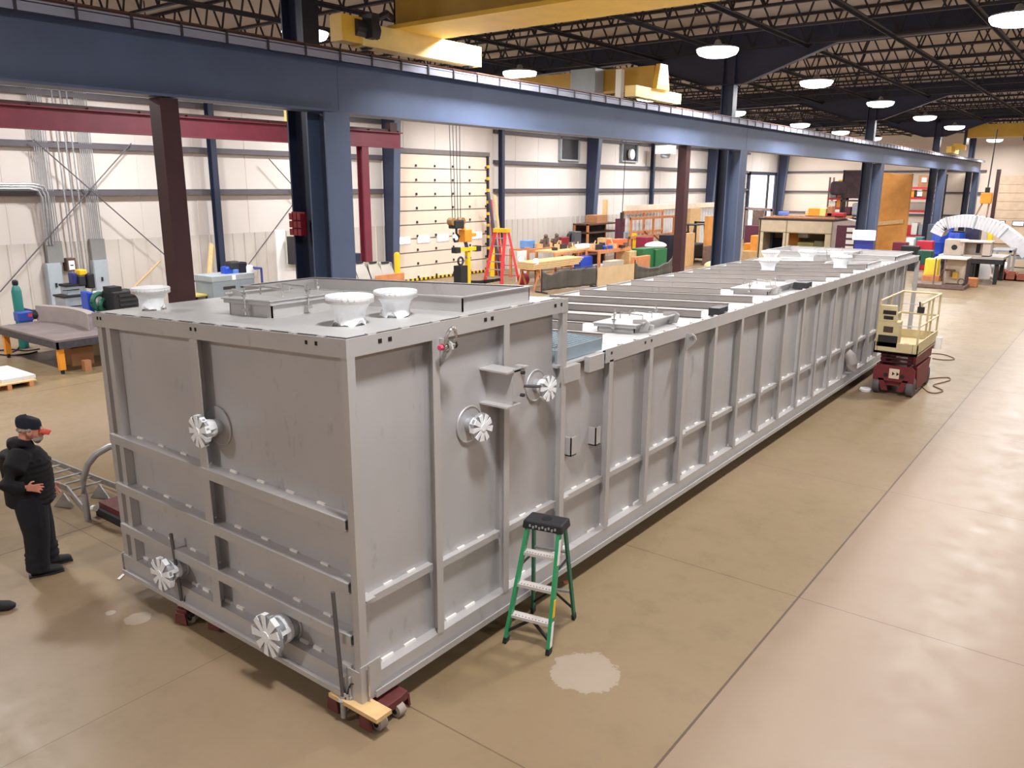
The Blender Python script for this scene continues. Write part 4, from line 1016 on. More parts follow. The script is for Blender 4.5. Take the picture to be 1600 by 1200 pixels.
# ------------------------------------------------------------------ left wall: panels, conduits, bracing
def pbx(name, X, px, dep, M, label, cat, floor=False, group=None, bevel=0, **k):
    y0, y1, z0, z1 = boxX(X, *px)
    return quick(name, MB().box(X-dep, X, y0, y1, 0 if floor else z0, z1), M, label, cat, group, bevel=bevel, **k)
def pby(name, Y, px, dep, M, label, cat, floor=False, group=None, bevel=0, **k):
    x0, x1, z0, z1 = boxY(Y, *px)
    return quick(name, MB().box(x0, x1, Y, Y+dep, 0 if floor else z0, z1), M, label, cat, group, bevel=bevel, **k)
XW = -24.72
for i, (pp, ww, lb) in enumerate((((72, 412, 104, 476), (72, 378, 101, 412), 'grey electrical cabinet on wall above the black tool stand'), ((145, 407, 174, 462), (141, 374, 167, 407), 'grey electrical cabinet on wall nearer the maroon post'))):
    y0, y1, z0, z1 = boxX(XW, *pp)
    t = thing('electrical_cabinet', lb, 'cabinet', (XW-.1, (y0+y1)/2, z0))
    MB().box(XW-.21, XW-.02, y0, y1, z0-.1, z1).build('case', GRY, t)
    o = MB().box(XW-.02, XW, y0+.02, y1-.02, z0-.08, z1-.02).build('door', mat('cabinet_door', (168, 178, 186), .45), t)
    MB().box(XW, XW+.03, (y0+y1)/2-.03, (y0+y1)/2+.02, (z0+z1)/2-.08, (z0+z1)/2+.04).build('latch', BLK, o)
    a0, a1, c0, c1 = boxX(XW-.05, *ww)
    MB().box(XW-.2, XW-.06, a0, a1, z1, c1).build('wireway', mat('wireway_grey', (132, 132, 130), .5), t)
    for k in range(7):
        y = a0+.04+k*(a1-a0-.08)/6
        quick('conduit', MB().tube([(XW-.1, y, c1), (XW-.1, y, 8.0)], .016, 6), GALV, ['thin vertical conduit rising from the cabinet above tool stand', 'thin vertical conduit rising from the cabinet nearer the post'][i], 'conduit', ['conduits over the first cabinet', 'conduits over the second cabinet'][i])
for i, px in enumerate((112, 124, 134)):
    y = atx(px, 380, XW).y
    quick('conduit', MB().tube([(XW-.08, y, 1.2), (XW-.08, y, 8.0)], .022, 6), GALV, 'single vertical conduit between the two electrical cabinets', 'conduit', 'single conduits between cabinets')
for k in range(3):
    z = 3.98+.06*k; y1 = atx(66, 320, XW).y+.08*k
    quick('bent_conduit', MB().tube([(XW+.1, 3, z), (XW+.1, y1-.35, z), (XW+.09, y1-.1, z-.06), (XW+.05, y1, z-.25), (XW-.05, y1, 2.4)], .028, 8), GALV, 'conduit running along girt then bending down at left', 'conduit', 'bent conduits at far left', smooth=True)
p0, p1 = atx(0, 456, XW+.05), atx(205, 224, XW+.05)
quick('brace_rod', MB().tube([p0, p1], .018, 6), GIRT, 'diagonal brace rod rising to the right across left wall', 'rod')
p0, p1 = atx(52, 218, XW+.12), atx(312, 446, XW+.12)
quick('brace_rod', MB().tube([p0, p1], .018, 6), GIRT, 'diagonal brace rod falling to the right across left wall', 'rod')
p0, p1 = atx(376, 430, XW+.05), atx(505, 255, XW+.05)
quick('brace_rod', MB().tube([p0, p1], .018, 6), GIRT, 'diagonal brace rod behind the white L panel', 'rod')
p0, p1 = atx(420, 248, XW+.12), atx(560, 405, XW+.12)
quick('brace_rod', MB().tube([p0, p1], .018, 6), GIRT, 'diagonal brace rod passing behind nearest blue column', 'rod')
p0, p1 = atx(206, 452, XW+.3), atx(251, 407, XW+.3)
quick('pale_pole', MB().tube([p0, p1], .03, 6), WOOD, 'pale pole leaning on wall left of the maroon post', 'pole')
y0, y1, z0, z1 = boxX(XW, 104, 404, 120, 423)
t = thing('framed_notice', 'small framed notice on wall between electrical cabinets', 'notice', (XW, (y0+y1)/2, z0))
MB().box(XW-.25, XW, y0, y1, z0, z1).build('frame', mat('notice_frame', (96, 70, 66), .6), t)
MB().box(XW, XW+.01, y0+.04, y1-.04, z0+.04, z1-.07).build('sheet', WHITE, t)
MB().box(XW+.01, XW+.015, y0+.08, y1-.08, (z0+z1)/2-.03, (z0+z1)/2+.0).build('notice_line', BLK, t)
# ------------------------------------------------------------------ welding table and what is on it
TS = mat('table_steel', (128, 116, 116), .5, .3, var=.2, scale=2)
tx0, tx1, ty0, ty1, tz = -21.45, -18.38, 7.68, 10.15, .78
t = thing('welding_table', 'heavy steel welding table on yellow legs at far left', 'table', ((tx0+tx1)/2, (ty0+ty1)/2, 0))
MB().box(tx0, tx1, ty0, ty1, tz-.04, tz).build('table_top', TS, t)
MB().box(tx0, tx1, ty0, ty0+.04, tz-.2, tz-.04).box(tx1-.04, tx1, ty0, ty1, tz-.2, tz-.04).box(tx0, tx0+.04, ty0, ty1, tz-.2, tz-.04).box(tx0, tx1, ty1-.04, ty1, tz-.2, tz-.04).build('apron', mat('apron_dark', (66, 64, 70), .55, .2, var=.3, scale=9), t)
for x in (tx0+.12, tx1-.12):
    for y in (ty0+.1, ty1-.12):
        o = MB().box(x-.06, x+.06, y-.06, y+.06, .1, tz-.2).build('leg', ORANGE, t)
        MB().box(x-.03, x+.03, y-.03, y+.03, 0, .1).build('foot', BLK, o)
pa, pb = atz(58, 501, tz), atz(139, 516, tz)
d = (pb-pa); n_ = Vector((-d.y, d.x, 0)).normalized()
if n_.x > 0: n_ = -n_
outer = []; 
for i in range(13):
    s = i/12.0; outer.append(pa+d*s+n_*(.5*4*s*(1-s)*.45))
mb = MB()
for i in range(12):
    a, b = outer[i], outer[i+1]; ua = n_*.02; up = Vector((0, 0, .36))
    mb.hexa([a, b, b+ua, a+ua, a+up, b+up, b+ua+up, a+ua+up])
    ub = n_*.2; mb.hexa([a+up, b+up, b+ub+up, a+ub+up, a+up+Vector((0, 0, .02)), b+up+Vector((0, 0, .02)), b+ub+up+Vector((0, 0, .02)), a+ub+up+Vector((0, 0, .02))])
quick('rolled_plate', mb, mat('rolled_steel', (168, 158, 154), .5, .3), 'curved rolled steel channel standing on the welding table', 'plate')
q = atz(44, 502, tz)
t = thing('portable_welder', 'blue and black portable welder on the welding table', 'welder', q)
MB().box(q.x-.18, q.x+.1, q.y-.25, q.y+.1, tz+.02, tz+.25).build('case', mat('welder_blue', (40, 70, 160), .4), t, bevel=.02)
MB().tube([(q.x, q.y+.1, tz+.16), (q.x+.02, q.y+.33, tz+.14)], .12, 12).build('drum', BLK, t)
MB().box(q.x+.1, q.x+.11, q.y-.02, q.y+.08, tz+.12, tz+.2).build('panel', RED, t)
cx, cy = -22.3, atx(24, 445, -22.3).y
zt = atx(24, 438, cx).z
t = thing('gas_cylinder', 'teal gas cylinder standing behind the welding table', 'cylinder', (cx, cy, 0))
MB().lathe((cx, cy, .0), [(.11, .0), (.115, .03), (.115, zt-.28), (.09, zt-.18), (.05, zt-.12), (.04, zt-.1)], n=18).build('bottle', TEAL, t, smooth=True)
MB().lathe((cx, cy, zt-.12), [(.06, 0), (.07, .02), (.07, .1), (.04, .13)], n=12).build('valve_cap', BLK, t, smooth=True)
MB().box(cx-.22, cx+.2, cy-.22, cy-.17, .5, .62).box(cx-.2, cx+.22, cy+.17, cy+.2, .1, 1.0).tube([(cx+.18, cy-.1, .9), (cx+.25, cy-.05, .6), (cx+.2, cy, .3)], .03, 6).build('cart_frame', mat('cart_blue', (40, 74, 150), .5), t)
for i, pts in enumerate((((-6, 548), (20, 546), (40, 548), (62, 545)), ((-6, 553), (14, 555), (42, 553), (58, 549)), ((20, 550), (28, 545), (31, 538), (30, 532)))):
    floorcord('welding_lead', pts, ['dark welding lead on floor under the table, rear one', 'dark welding lead on floor under the table, front one', 'short dark lead curling up beside the left table leg'][i], .018, BLK)
q = atz(110, 575)
quick('carton', MB().box(q.x-.9, q.x-.1, q.y+.1, q.y+.6, 0, .42), CARD, 'brown carton under the welding table behind yellow leg', 'box')
quick('carton', MB().box(q.x-1.2, q.x-.95, q.y+.9, q.y+1.3, 0, .34), mat('carton_pale', (184, 158, 128), .8), 'smaller pale carton deep under the welding table', 'box')
q = atz(132, 580)
quick('wood_block', MB().box(q.x-.1, q.x+.05, q.y+.0, q.y+.15, 0, .24), CARD, 'orange lit timber block on floor beneath table edge', 'block')
random.seed(3)
for i in range(5):
    px = 70+i*14; q = atz(px, 556); 
    quick('scrap_piece', MB().bar((q.x-.3, q.y+.9, .06+.05*i), (q.x+.2, q.y+1.3, .2), .16, .1), [GALV, RUST, WOOD, GALV, RUST][i], 'offcut in the scrap heap under the welding table', 'scrap', 'offcuts under the welding table')
q = atz(10, 606)
t = thing('pallet', 'low wooden pallet cut off by the left edge', 'pallet', (q.x-.6, q.y+.2, 0))
for k in range(5): MB().box(q.x-1.4+k*.34, q.x-1.12+k*.34, q.y-.5, q.y+.5, .1, .125).build('deck_board', WOOD, t)
for k in range(3): MB().box(q.x-1.4, q.x+.24, q.y-.48+k*.42, q.y-.4+k*.42, 0, .1).build('runner', OWOOD, t)
quick('white_board', MB().box(q.x-1.3, q.x+.1, q.y-.1, q.y+.55, .126, .2), PVC, 'pale sheet stack lying on the left edge pallet', 'sheet')
# ------------------------------------------------------------------ tool stands and chests along the left wall
X = -22.6
y0, y1, z0, z1 = boxX(X, 101, 463, 136, 486)
t = thing('tool_stand', 'black and grey tiered tool stand under the cabinets', 'stand', (X-.3, (y0+y1)/2, 0))
MB().box(X-.6, X, y0, y1, 0, z1-.04).build('lower_case', GRY, t)
MB().box(X-.64, X+.02, y0-.03, y1+.03, z1-.05, z1).build('shelf', BLK, t)
a0, a1, c0, c1 = boxX(X-.2, 104, 445, 135, 463)
MB().box(X-.6, X-.2, a0, a1, z1, c1-.06).build('upper_case', GRY, t)
MB().box(X-.62, X-.18, a0-.03, a1+.03, c1-.06, c1).build('shelf', BLK, t)
for z in (z1-.3, z1+.12): MB().box(X-.2 if z > z1 else X, (X-.2 if z > z1 else X)+.02, y0+.05, y1-.05, z, z+.02).build('drawer_gap', BLK, t)
for i, (px, M, lb, cat) in enumerate((((113, 427, 123, 446), mat('drill_blue', (46, 52, 120), .5), 'dark blue power tool on the tool stand', 'tool'), ((124, 422, 137, 430), YELB, 'yellow tool lid on top of the tool stand heap', 'tool'), ((123, 431, 136, 446), DARK, 'dark grinder heap on the tool stand', 'tool'), ((136, 428, 150, 450), BLK, 'black machine beside the second cabinet', 'machine'))):
    pbx('power_tool' if i != 3 else 'bench_machine', -22.85+.05*i, px, .3, M, lb, cat, bevel=.03)
pbx('blue_bucket', -21.6, (136, 457, 148, 482), .4, BLUEP, 'blue bucket with white bottle near the tall tank corner', 'bucket', floor=True, bevel=.03)
pbx('white_bottle', -21.5, (148, 456, 154, 470), .15, WHITE, 'white spray bottle beside the blue bucket', 'bottle', floor=True, bevel=.02)
y0, y1, z0, z1 = boxX(-21.4, 152, 459, 164, 484)
quick('green_hose_coil', MB().ring((-21.5, (y0+y1)/2, (z0+z1)/2), .2, .07, (1, .2, 0), 20, 8).ring((-21.4, (y0+y1)/2+.1, (z0+z1)/2-.1), .15, .06, (1, .2, 0), 20, 8), mat('hose_green', (36, 92, 72), .5), 'green hose coil hanging behind the tank corner', 'hose', smooth=True)
pbx('grey_crate', -22.4, (157, 457, 175, 480), .5, GRY, 'grey crate with blue lid behind the green hose', 'crate', floor=True)
X = -20.9; y0, y1, z0, z1 = boxX(X, 176, 457, 219, 488)
t = thing('tool_cabinet', 'black louvred tool cabinet behind the taped nozzle', 'cabinet', (X-.3, (y0+y1)/2, 0))
MB().box(X-.6, X, y0, y1, 0, z1).build('case', BLK, t, bevel=.03)
for k in range(5): MB().box(X, X+.03, y0+.15, y1-.06, z1-.14-.12*k, z1-.08-.12*k).build('drawer', DARK, t)
MB().box(X-.5, X-.1, y0+.0, y0+.3, z1, z1+.12).build('lid_box', BLK, t)
pbx('black_pot', -22.3, (172, 449, 184, 459), .3, BLK, 'small black pot behind the louvred tool cabinet', 'pot')
X = -21.8; y0, y1, z0, z1 = boxX(X, 303, 462, 325, 472)
t = thing('small_table', 'small black framed table with yellow top by the planks', 'table', (X-.3, (y0+y1)/2, 0))
MB().box(X-.6, X, y0, y1, z1-.05, z1).build('table_top', mat('olive_top', (196, 178, 96), .6), t)
for yy in (y0, y1-.04):
    for xx in (X-.6, X-.04): MB().box(xx, xx+.04, yy, yy+.04, 0, z1-.05).build('leg', BLK, t)
for i, (pa_, pb_) in enumerate((((318, 462), (330, 381)), ((326, 462), (333, 386)))):
    a = atx(pa_[0], pa_[1], -22.6); b = atx(pb_[0], pb_[1], -24.3-.12*i); a.z = 0; a.x -= .5*i
    quick('leaning_plank', MB().bar(a, b, .14, .05, up=(1, 0, 0)), [WOOD, mat('plank_tan', (190, 156, 112), .7)][i], ['pale plank leaning on wall post, front one', 'darker plank leaning on wall post, rear one'][i], 'plank')
X = -21.5; y0, y1, z0, z1 = boxX(X, 331, 432, 400, 475)
t = thing('gang_box', 'grey gang box chest holding blue jugs by the wall', 'chest', (X-.5, (y0+y1)/2, 0))
MB().box(X-.9, X, y0, y1, 0, z1-.18).build('case', mat('gang_grey', (138, 150, 158), .5), t)
MB().box(X-.92, X+.02, y0-.02, y1+.02, z1-.18, z1).build('lid', mat('gang_lid', (158, 168, 172), .5), t, bevel=.02)
for yy in (y0+.35, y1-.5): MB().box(X, X+.03, yy, yy+.4, z1-.42, z1-.34).build('handle', DARK, t)
MB().box(X+.02, X+.03, (y0+y1)/2-.06, (y0+y1)/2+.06, z1-.16, z1-.02).build('hasp', WHITE, t)
for i, (px, M, lb) in enumerate((((352, 417, 366, 432), BLUEP, 'blue jug lying left on the gang box'), ((364, 420, 381, 433), mat('jug_pale_blue', (96, 140, 220), .4), 'pale blue jug in the middle of gang box'), ((360, 409, 376, 420), DARK, 'dark cap heap behind blue jugs'), ((374, 410, 388, 428), NAVY, 'navy bag behind the blue jugs'), ((385, 415, 397, 430), WHITE, 'white printed bottle right of the blue jugs'))):
    pbx('jug', -21.75+.03*i, px, .3, M, lb, 'jug', bevel=.05)
X = -21.3; a = atx(397, 420, X); b = atx(410, 445, X)
mb = MB().bar((X, a.y, a.z), (X, b.y, a.z), .05, .05).bar((X, b.y, a.z), (X, b.y, 0), .05, .05).bar((X-.5, b.y, a.z), (X-.5, b.y, 0), .05, .05).bar((X, b.y, a.z), (X-.5, b.y, a.z), .05, .05)
quick('blue_stand', mb, mat('stand_blue', (64, 76, 150), .5), 'small blue angle stand right of the gang box', 'stand')
X = -24.0; y0, y1, z0, z1 = boxX(X, 430, 359, 450, 437); p = atx(465, 411, X)
quick('white_panel', MB().prism([(X, y0, 0), (X, p.y, 0), (X, p.y, p.z), (X, y1, p.z), (X, y1, z1), (X, y0, z1)], (-.06, 0, 0)), WHITE, 'tall white L shaped panel leaning at the wall', 'panel')  # plain white panel, no insulation
pbx('switch_box', -23.6, (456, 370, 486, 411), .3, DARK, 'dark switch box left of nearest blue column', 'box')
for i, px in enumerate((553, 573, 594, 613)):
    X = -17.9; y0, y1, z0, z1 = boxX(X, px-12, 412, px+7, 438)
    mb = MB()
    w_ = (y1-y0)
    for (a, b) in ((y0, y0+.02), (y1-.02, y1)): mb.prism([(X, a, z0-.5), (X, b, z0-.5), (X-.2, b, z1), (X-.2, a, z1)], (-.03, 0, 0))
    mb.prism([(X, y0, z0), (X, y1, z0), (X-.25, y1, z1), (X-.25, y0, z1)], (-.03, 0, 0)).box(X-.65, X-.28, y0, y1, z0-.5, z1-.02)
    mb.mi = 1; mb.box(X-.27, X-.2, y0+.1, y1-.1, z1-.02, z1+.03).box(X-.65, X-.02, y0, y1, 0, z0-.5)
    quick('sheet_hopper', mb, [mat('hopper_grey', (176, 170, 160), .45, .4), DARK], ['leftmost grey sheet hopper behind nearest blue column', 'second grey sheet hopper right of nearest blue column', 'third grey sheet hopper right of nearest blue column', 'rightmost grey sheet hopper left of the overhead door'][i], 'hopper')
pbx('brown_sheet', -17.75, (588, 431, 632, 440), .06, OWOOD, 'brown board in front of the grey sheet hoppers', 'board')
pbx('blue_bench', -21.5, (537, 398, 566, 412), .8, BLUE2, 'dark blue bench glimpsed right of nearest blue column', 'bench', floor=True)
# ------------------------------------------------------------------ before the overhead door
for i, (px, py0, py1) in enumerate(((620, 394, 430), (769, 385, 432))):
    X = -23.5; a = atx(px, py0, X)
    quick('bollard', MB().lathe((X, a.y, 0), [(.12, 0), (.12, a.z-.1), (.1, a.z-.03), (.05, a.z)], n=14), YELB, ['yellow bollard left of the overhead door', 'yellow bollard right of overhead door by red ladder'][i], 'bollard', smooth=True)
M0 = atz(783, 446); L0 = M0+Vector((-.8, -.16, 0)); R0 = atz(812, 446); R1 = R0+Vector((-.8, -.16, 0))
tc_ = Vector(((M0.x+L0.x+R0.x+R1.x)/4, (M0.y+L0.y+R0.y+R1.y)/4, 0)); zt = zat(785, 360, tc_.x, tc_.y)
a1 = (M0-L0).normalized(); tl, tr = tc_-a1*.22+Vector((0, 0, zt)), tc_+a1*.22+Vector((0, 0, zt)); fr = (M0-R0).normalized()
t = thing('folding_ladder', 'tall red folding ladder with yellow top near overhead door', 'ladder', tc_)
LR2 = mat('ladder_red', (222, 66, 70), .5)
for a, b in ((L0, tl+fr*.06), (M0, tr+fr*.06)): MB().bar(a, b, .1, .14, up=fr).build('front_rail', LR2, t)
for a, b in ((R1, tl-fr*.06), (R0, tr-fr*.06)): MB().bar(a, b, .08, .1, up=fr).build('rear_rail', LR2, t)
for k in range(1, 7):
    q = k/7.0; MB().bar(L0+(tl-L0)*q, M0+(tr-M0)*q, .09, .04).build('step', GALV, t)
for k in range(1, 5):
    q = k/5.5; MB().bar(R1+(tl-R1)*q, R0+(tr-R0)*q, .04, .03).build('rear_brace', LR2, t)
c = (tl+tr)/2; MB().bar(c-a1*.34, c+a1*.34, .3, .16).build('top_cap', YELB, t)
p = atz(815, 447); 
for i in range(3):
    q = atz(770+i*16, 350-i*0, 2.5)
X = -23.6
for i, (px0, px1, py, M, lb) in enumerate(((775, 778, 312, RED, 'thin red pole behind the red folding ladder'), (787, 790, 305, WOOD, 'pale board standing behind the red folding ladder'), (782, 783, 300, DARK, 'dark strap hanging behind the red folding ladder'))):
    a = atx(px0, py, X+.2*i)
    quick('leaning_board', MB().bar((X+.2*i, a.y, .0), (X-.4, a.y+.1, a.z), .16 if i else .2, .04, up=(1, 0, 0)), M, lb, 'board')
# hoist hanging from the maroon runway crane: hook block, load chain hoist
X = -17.0
p = atx(713, 352, X); 
t = thing('crane_hook_block', 'black crane hook block hanging on cables before overhead door', 'hook', p)
MB().box(p.x-.15, p.x+.15, p.y-.22, p.y+.22, p.z-.1, p.z+.16).build('block', BLK, t, bevel=.03)
for dy in (-.22, .22): MB().lathe((p.x-.1, p.y+dy, p.z+.12), [(.12, 0), (.12, .2)], (1, 0, 0), 14).build('sheave', mat('brass_sheave', (150, 110, 60), .4), t)
for k, px in enumerate((704, 710, 716, 722)):
    q = atx(px-4, 196, X); b_ = atx(707+k*4.2, 350, X)
    MB().tube([(p.x, b_.y, p.z+.1), (p.x, q.y, 8.0)], .012, 5).build('cable', DARK, t)
hk = [(p.x, p.y, p.z-.1), (p.x, p.y, p.z-.25), (p.x, p.y+.12, p.z-.36), (p.x, p.y+.06, p.z-.5), (p.x, p.y-.08, p.z-.5), (p.x, p.y-.13, p.z-.4)]
MB().tube(hk, .04, 8).build('hook', DARK, t, smooth=True)
p = atx(727, 368, X)
t = thing('chain_hoist', 'orange chain hoist with blue hook hanging under hook block', 'hoist', p)
MB().box(p.x-.15, p.x+.15, p.y-.18, p.y+.16, p.z-.2, p.z+.2).tube([(p.x, p.y-.1, p.z+.2), (p.x, p.y-.12, p.z+.4)], .06, 8).box(p.x-.1, p.x+.1, p.y+.16, p.y+.45, p.z-.05, p.z+.08).build('hoist_body', ORANGE, t, bevel=.04)
MB().tube([(p.x, p.y, p.z-.2), (p.x+.02, p.y+.1, p.z-.5), (p.x, p.y+.05, p.z-.72)], .06, 8).build('hook', mat('hook_blue', (54, 62, 130), .5), t)
p2 = atx(729, 391, X)
t = thing('lifting_beam', 'yellow T shaped lifting beam below the orange hoist', 'beam', p2)
MB().box(X-.08, X+.08, p2.y-.5, p2.y+.5, p2.z-.02, p2.z+.1).build('cross_bar', YELB, t)
MB().box(X-.1, X+.1, p2.y-.62, p2.y-.4, p2.z-.06, p2.z+.12).box(X-.1, X+.1, p2.y+.4, p2.y+.62, p2.z-.06, p2.z+.12).build('bar_end', BLK, t)
MB().box(X-.06, X+.06, p2.y-.02, p2.y+.13, 0, p2.z).build('mast', YELB, t)
q = atx(726, 425, -16.7)
t = thing('counterweight', 'black block with lifting eye beside the yellow mast', 'weight', (q.x, q.y, 0))
y0, y1, z0, z1 = boxX(-16.7, 720, 416, 731, 446)
MB().box(-17.0, -16.7, y0, y1, 0, z1).build('block', BLK, t)
MB().ring((-16.85, (y0+y1)/2, z1+.14), .12, .035, (1, 0, 0), 14, 6).build('eye', DARK, t)
for i, px in enumerate((738, 752, 766)):
    q = atz(px, 446); quick('floor_tool', MB().bar((q.x-.4, q.y+.2, .1), (q.x+.35, q.y+.3, .14+.06*i), .22, .12), BLK, ['black jack left of the red ladder foot', 'black strap pile before the red ladder', 'black bag beside the red ladder foot'][i], 'tool')
q = atz(818, 447); quick('red_bag', MB().ball((q.x, q.y, .28), .3, sc=(.8, 1, .9)), mat('bag_red', (150, 44, 60), .8), 'dark red bag on floor right of the red ladder', 'bag', smooth=True)
# ------------------------------------------------------------------ carpentry corner: benches, screens, clutter
def bench(label, X, x1, px, ptop, Y1=None, top=OWOOD, legs=OWOOD, shelf=True, name='workbench'):
    y0 = atx(px[0], ptop, X).y; y1 = atx(px[1], ptop, X).y; zt = atx(px[0], ptop, X).z
    t = thing(name, label, 'bench', ((X+x1)/2, (y0+y1)/2, 0))
    MB().box(x1, X, y0, y1, zt-.07, zt).build('bench_top', top, t)
    for x in (X-.1, x1):
        for y in (y0, y1-.1): MB().box(x, x+.1, y, y+.1, 0, zt-.07).build('leg', legs, t)
    if shelf: MB().box(x1, X, y0, y1, .3, .34).build('shelf', top, t)
    MB().box(X-.03, X, y0+.1, y1-.1, zt-.17, zt-.07).build('apron', legs, t)
    return t, y0, y1, zt
t1, b0, b1, bz = bench('long orange timber bench along the left wall', -21.6, -22.6, (823, 905), 390, shelf=False)
MB().box(-21.65, -21.55, b0-.1, b0+.15, 0, bz+.1).build('end_board', OWOOD, t1)
def onb(name, X, px, dep, M, label, cat, zb, **k):
    y0, y1, z0, z1 = boxX(X, *px)
    return quick(name, MB().box(X-dep, X, y0, y1, zb, max(z1, zb+.05)), M, label, cat, **k)
onb('blue_box', -21.8, (823, 376, 836, 388), .4, mat('sky_blue', (104, 150, 214), .5), 'sky blue box at left end of long orange bench', 'box', bz, bevel=.03)
for i, px in enumerate((851, 868)):
    a = atx(px, 378, -21.9)
    mb = MB().box(a.x-.15, a.x+.15, a.y-.2, a.y+.2, bz, bz+.12).box(a.x-.1, a.x+.1, a.y-.22, a.y-.04, bz+.12, bz+.35).box(a.x-.1, a.x+.1, a.y+.05, a.y+.2, bz+.12, bz+.42).tube([(a.x, a.y-.35, bz+.25), (a.x, a.y+.3, bz+.25)], .05, 8).ball((a.x, a.y+.1, bz+.5), .1)
    quick('bench_vise', mb, RUST, ['brown bench vise, left one on the orange bench', 'brown bench vise, right one on the orange bench'][i], 'vise')
onb('red_tool_case', -21.7, (878, 371, 890, 382), .4, mat('case_red', (140, 26, 44), .5), 'dark red tool case on the orange bench', 'case', bz, bevel=.03)
a = atx(891, 370, -21.9); quick('cable_reel', MB().ring((a.x, a.y, bz+.3), .2, .09, (1, 0, 0), 18, 8).lathe((a.x-.06, a.y, bz+.3), [(.1, 0), (.1, .14)], (1, 0, 0), 12), BLK, 'black cable reel beside the red tool case', 'reel', smooth=True)
onb('grey_machine', -21.6, (899, 362, 908, 384), .4, mat('machine_grey', (88, 92, 96), .5), 'dark grey machine at right end of orange bench', 'machine', bz, bevel=.03)
random.seed(5)
def clutter(n, X0, X1, Y0, Y1, z, lbls, grp):
    for i in range(n):
        j = i % 3; x = random.uniform(X0, X1); y = Y0+(Y1-Y0)*(i+.5)/n; a = random.uniform(0, 3)
        c, s = math.cos(a), math.sin(a); L_ = random.uniform(.1, .3); w_ = random.uniform(.05, .12); hh = random.uniform(.05, .26)
        p = [(x+c*L_*sx-s*w_*sy, y+s*L_*sx+c*w_*sy, z) for sx, sy in ((-1, -1), (1, -1), (1, 1), (-1, 1))]
        mb = MB().prism(p, (0, 0, hh))
        if j == 1: mb.tube([(x, y, z+hh), (x+c*.1, y+s*.1, z+hh+.16)], .03, 6)
        quick('bench_clutter', mb, [DARK, WOOD, RUST][j], lbls[j], ['tool', 'offcut', 'tool'][j], grp+[' dark', ' wood', ' rusty'][j])
clutter(12, -22.4, -21.8, b0+.8, b1-.2, bz, ['small dark tool on the long orange bench', 'pale offcut with peg on the long orange bench', 'small rusty tool on the long orange bench'], 'clutter on the long bench')
# white sheet, and lamps added to stand for a bright glare
a = atx(816, 405, -21.2)
quick('white_sheet', MB().box(-21.3, -21.24, atx(808, 400, -21.24).y, atx(823, 400, -21.24).y, 0, atx(815, 392, -21.24).z), WHITE, 'white sheet standing right of the red folding ladder', 'sheet')
for i, (px, py, X) in enumerate(((815, 405, -20.9), (838, 408, -19.0))):
    a = atx(px, py, X)
    t = thing('glare_lamp', ['added lamp standing for glare in front of the white sheet', 'added lamp standing for glare at end of timber stack'][i], 'lamp', (a.x, a.y, 0))
    MB().lathe((a.x-.02, a.y-.04, a.z), [(.06, -.1), (.13, 0), (.14, .05)], (.8, -.55, .1), 14).build('lamp_head', DARK, t, smooth=True)
    MB().lathe((a.x+.03, a.y-.075, a.z), [(.12, 0), (.12, .01)], (.8, -.55, .1), 14).build('lens', mat('glare_lamp_lens', (255, 226, 190), .5, emit=22), t)
    MB().tube([(a.x-.05, a.y, a.z), (a.x-.05, a.y, 0)], .02, 6).build('stand', DARK, t)
# timber stack
X = -18.9; y0, y1, z0, z1 = boxX(X, 836, 404, 905, 424)
for i in range(4):
    for j in range(2):
        quick('timber_plank', MB().box(X-.9+.46*j, X-.48+.46*j, y0-.1*j, y1+.12*i, .82+.075*i, .885+.075*i), WOOD, ['bottom plank of the pale timber stack by the dark curtain', 'second plank up in the pale timber stack', 'third plank up in the pale timber stack', 'top plank of the pale timber stack'][i], 'plank', 'planks in the timber stack')
for k, yy in enumerate((y0+.3, y1-.6)):
    mb = MB().box(X-.95, X+.05, yy, yy+.1, .72, .815)
    for xx in (X-.9, X-.05):
        mb.bar((xx, yy-.25, 0), (xx, yy+.05, .72), .06, .06).bar((xx, yy+.35, 0), (xx, yy+.05, .72), .06, .06)
    quick('saw_horse', mb, OWOOD, ['left trestle under the pale timber stack', 'right trestle under the pale timber stack'][k], 'trestle')
t2, m0, m1, z2 = bench('plywood topped bench in middle of carpentry corner', -19.8, -20.9, (868, 938), 393, top=WOOD, legs=OWOOD)
t3, c0, c1, z3 = bench('orange bench with cluttered shelf at carpentry corner end', -18.95, -19.7, (937, 986), 391, top=OWOOD)
clutter(9, -20.7, -20.0, m0+.3, m1-.2, z2, ['small dark tool on the plywood topped bench', 'pale offcut with peg on the plywood topped bench', 'small rusty tool on the plywood topped bench'], 'clutter on the plywood bench')
clutter(9, -19.6, -19.05, c0+.1, c1-.1, z3, ['small dark tool on the orange end bench', 'pale offcut with peg on the orange end bench', 'small rusty tool on the orange end bench'], 'clutter on the end bench')
pbx('blue_bin', -19.3, (908, 402, 926, 420), .5, BLUEP, 'blue bin under the plywood topped bench', 'bin', floor=True, bevel=.04)
for i, (px, M, lb) in enumerate((((938, 398, 950, 411), WHITE, 'white tub on shelf of the orange end bench'), ((953, 400, 962, 412), GREENB, 'green tub on shelf of the orange end bench'), ((964, 400, 982, 410), GRY, 'grey tub on shelf of the orange end bench'))):
    a_ = boxX(-19.1, *px); quick('tub', MB().box(-19.5, -19.1, a_[0], a_[1], .345, .62), M, lb, 'tub', bevel=.03)
onb('carton', -19.1, (963, 375, 980, 392), .5, mat('orange_carton', (226, 112, 62), .7), 'orange carton on the orange end bench', 'box', z3)
onb('blue_tray', -19.0, (944, 385, 957, 391), .3, BLUEP, 'blue tray on the orange end bench', 'tray', z3)
onb('white_board', -19.9, (912, 383, 930, 390), .6, WHITE, 'white board on the plywood topped bench', 'board', z2)
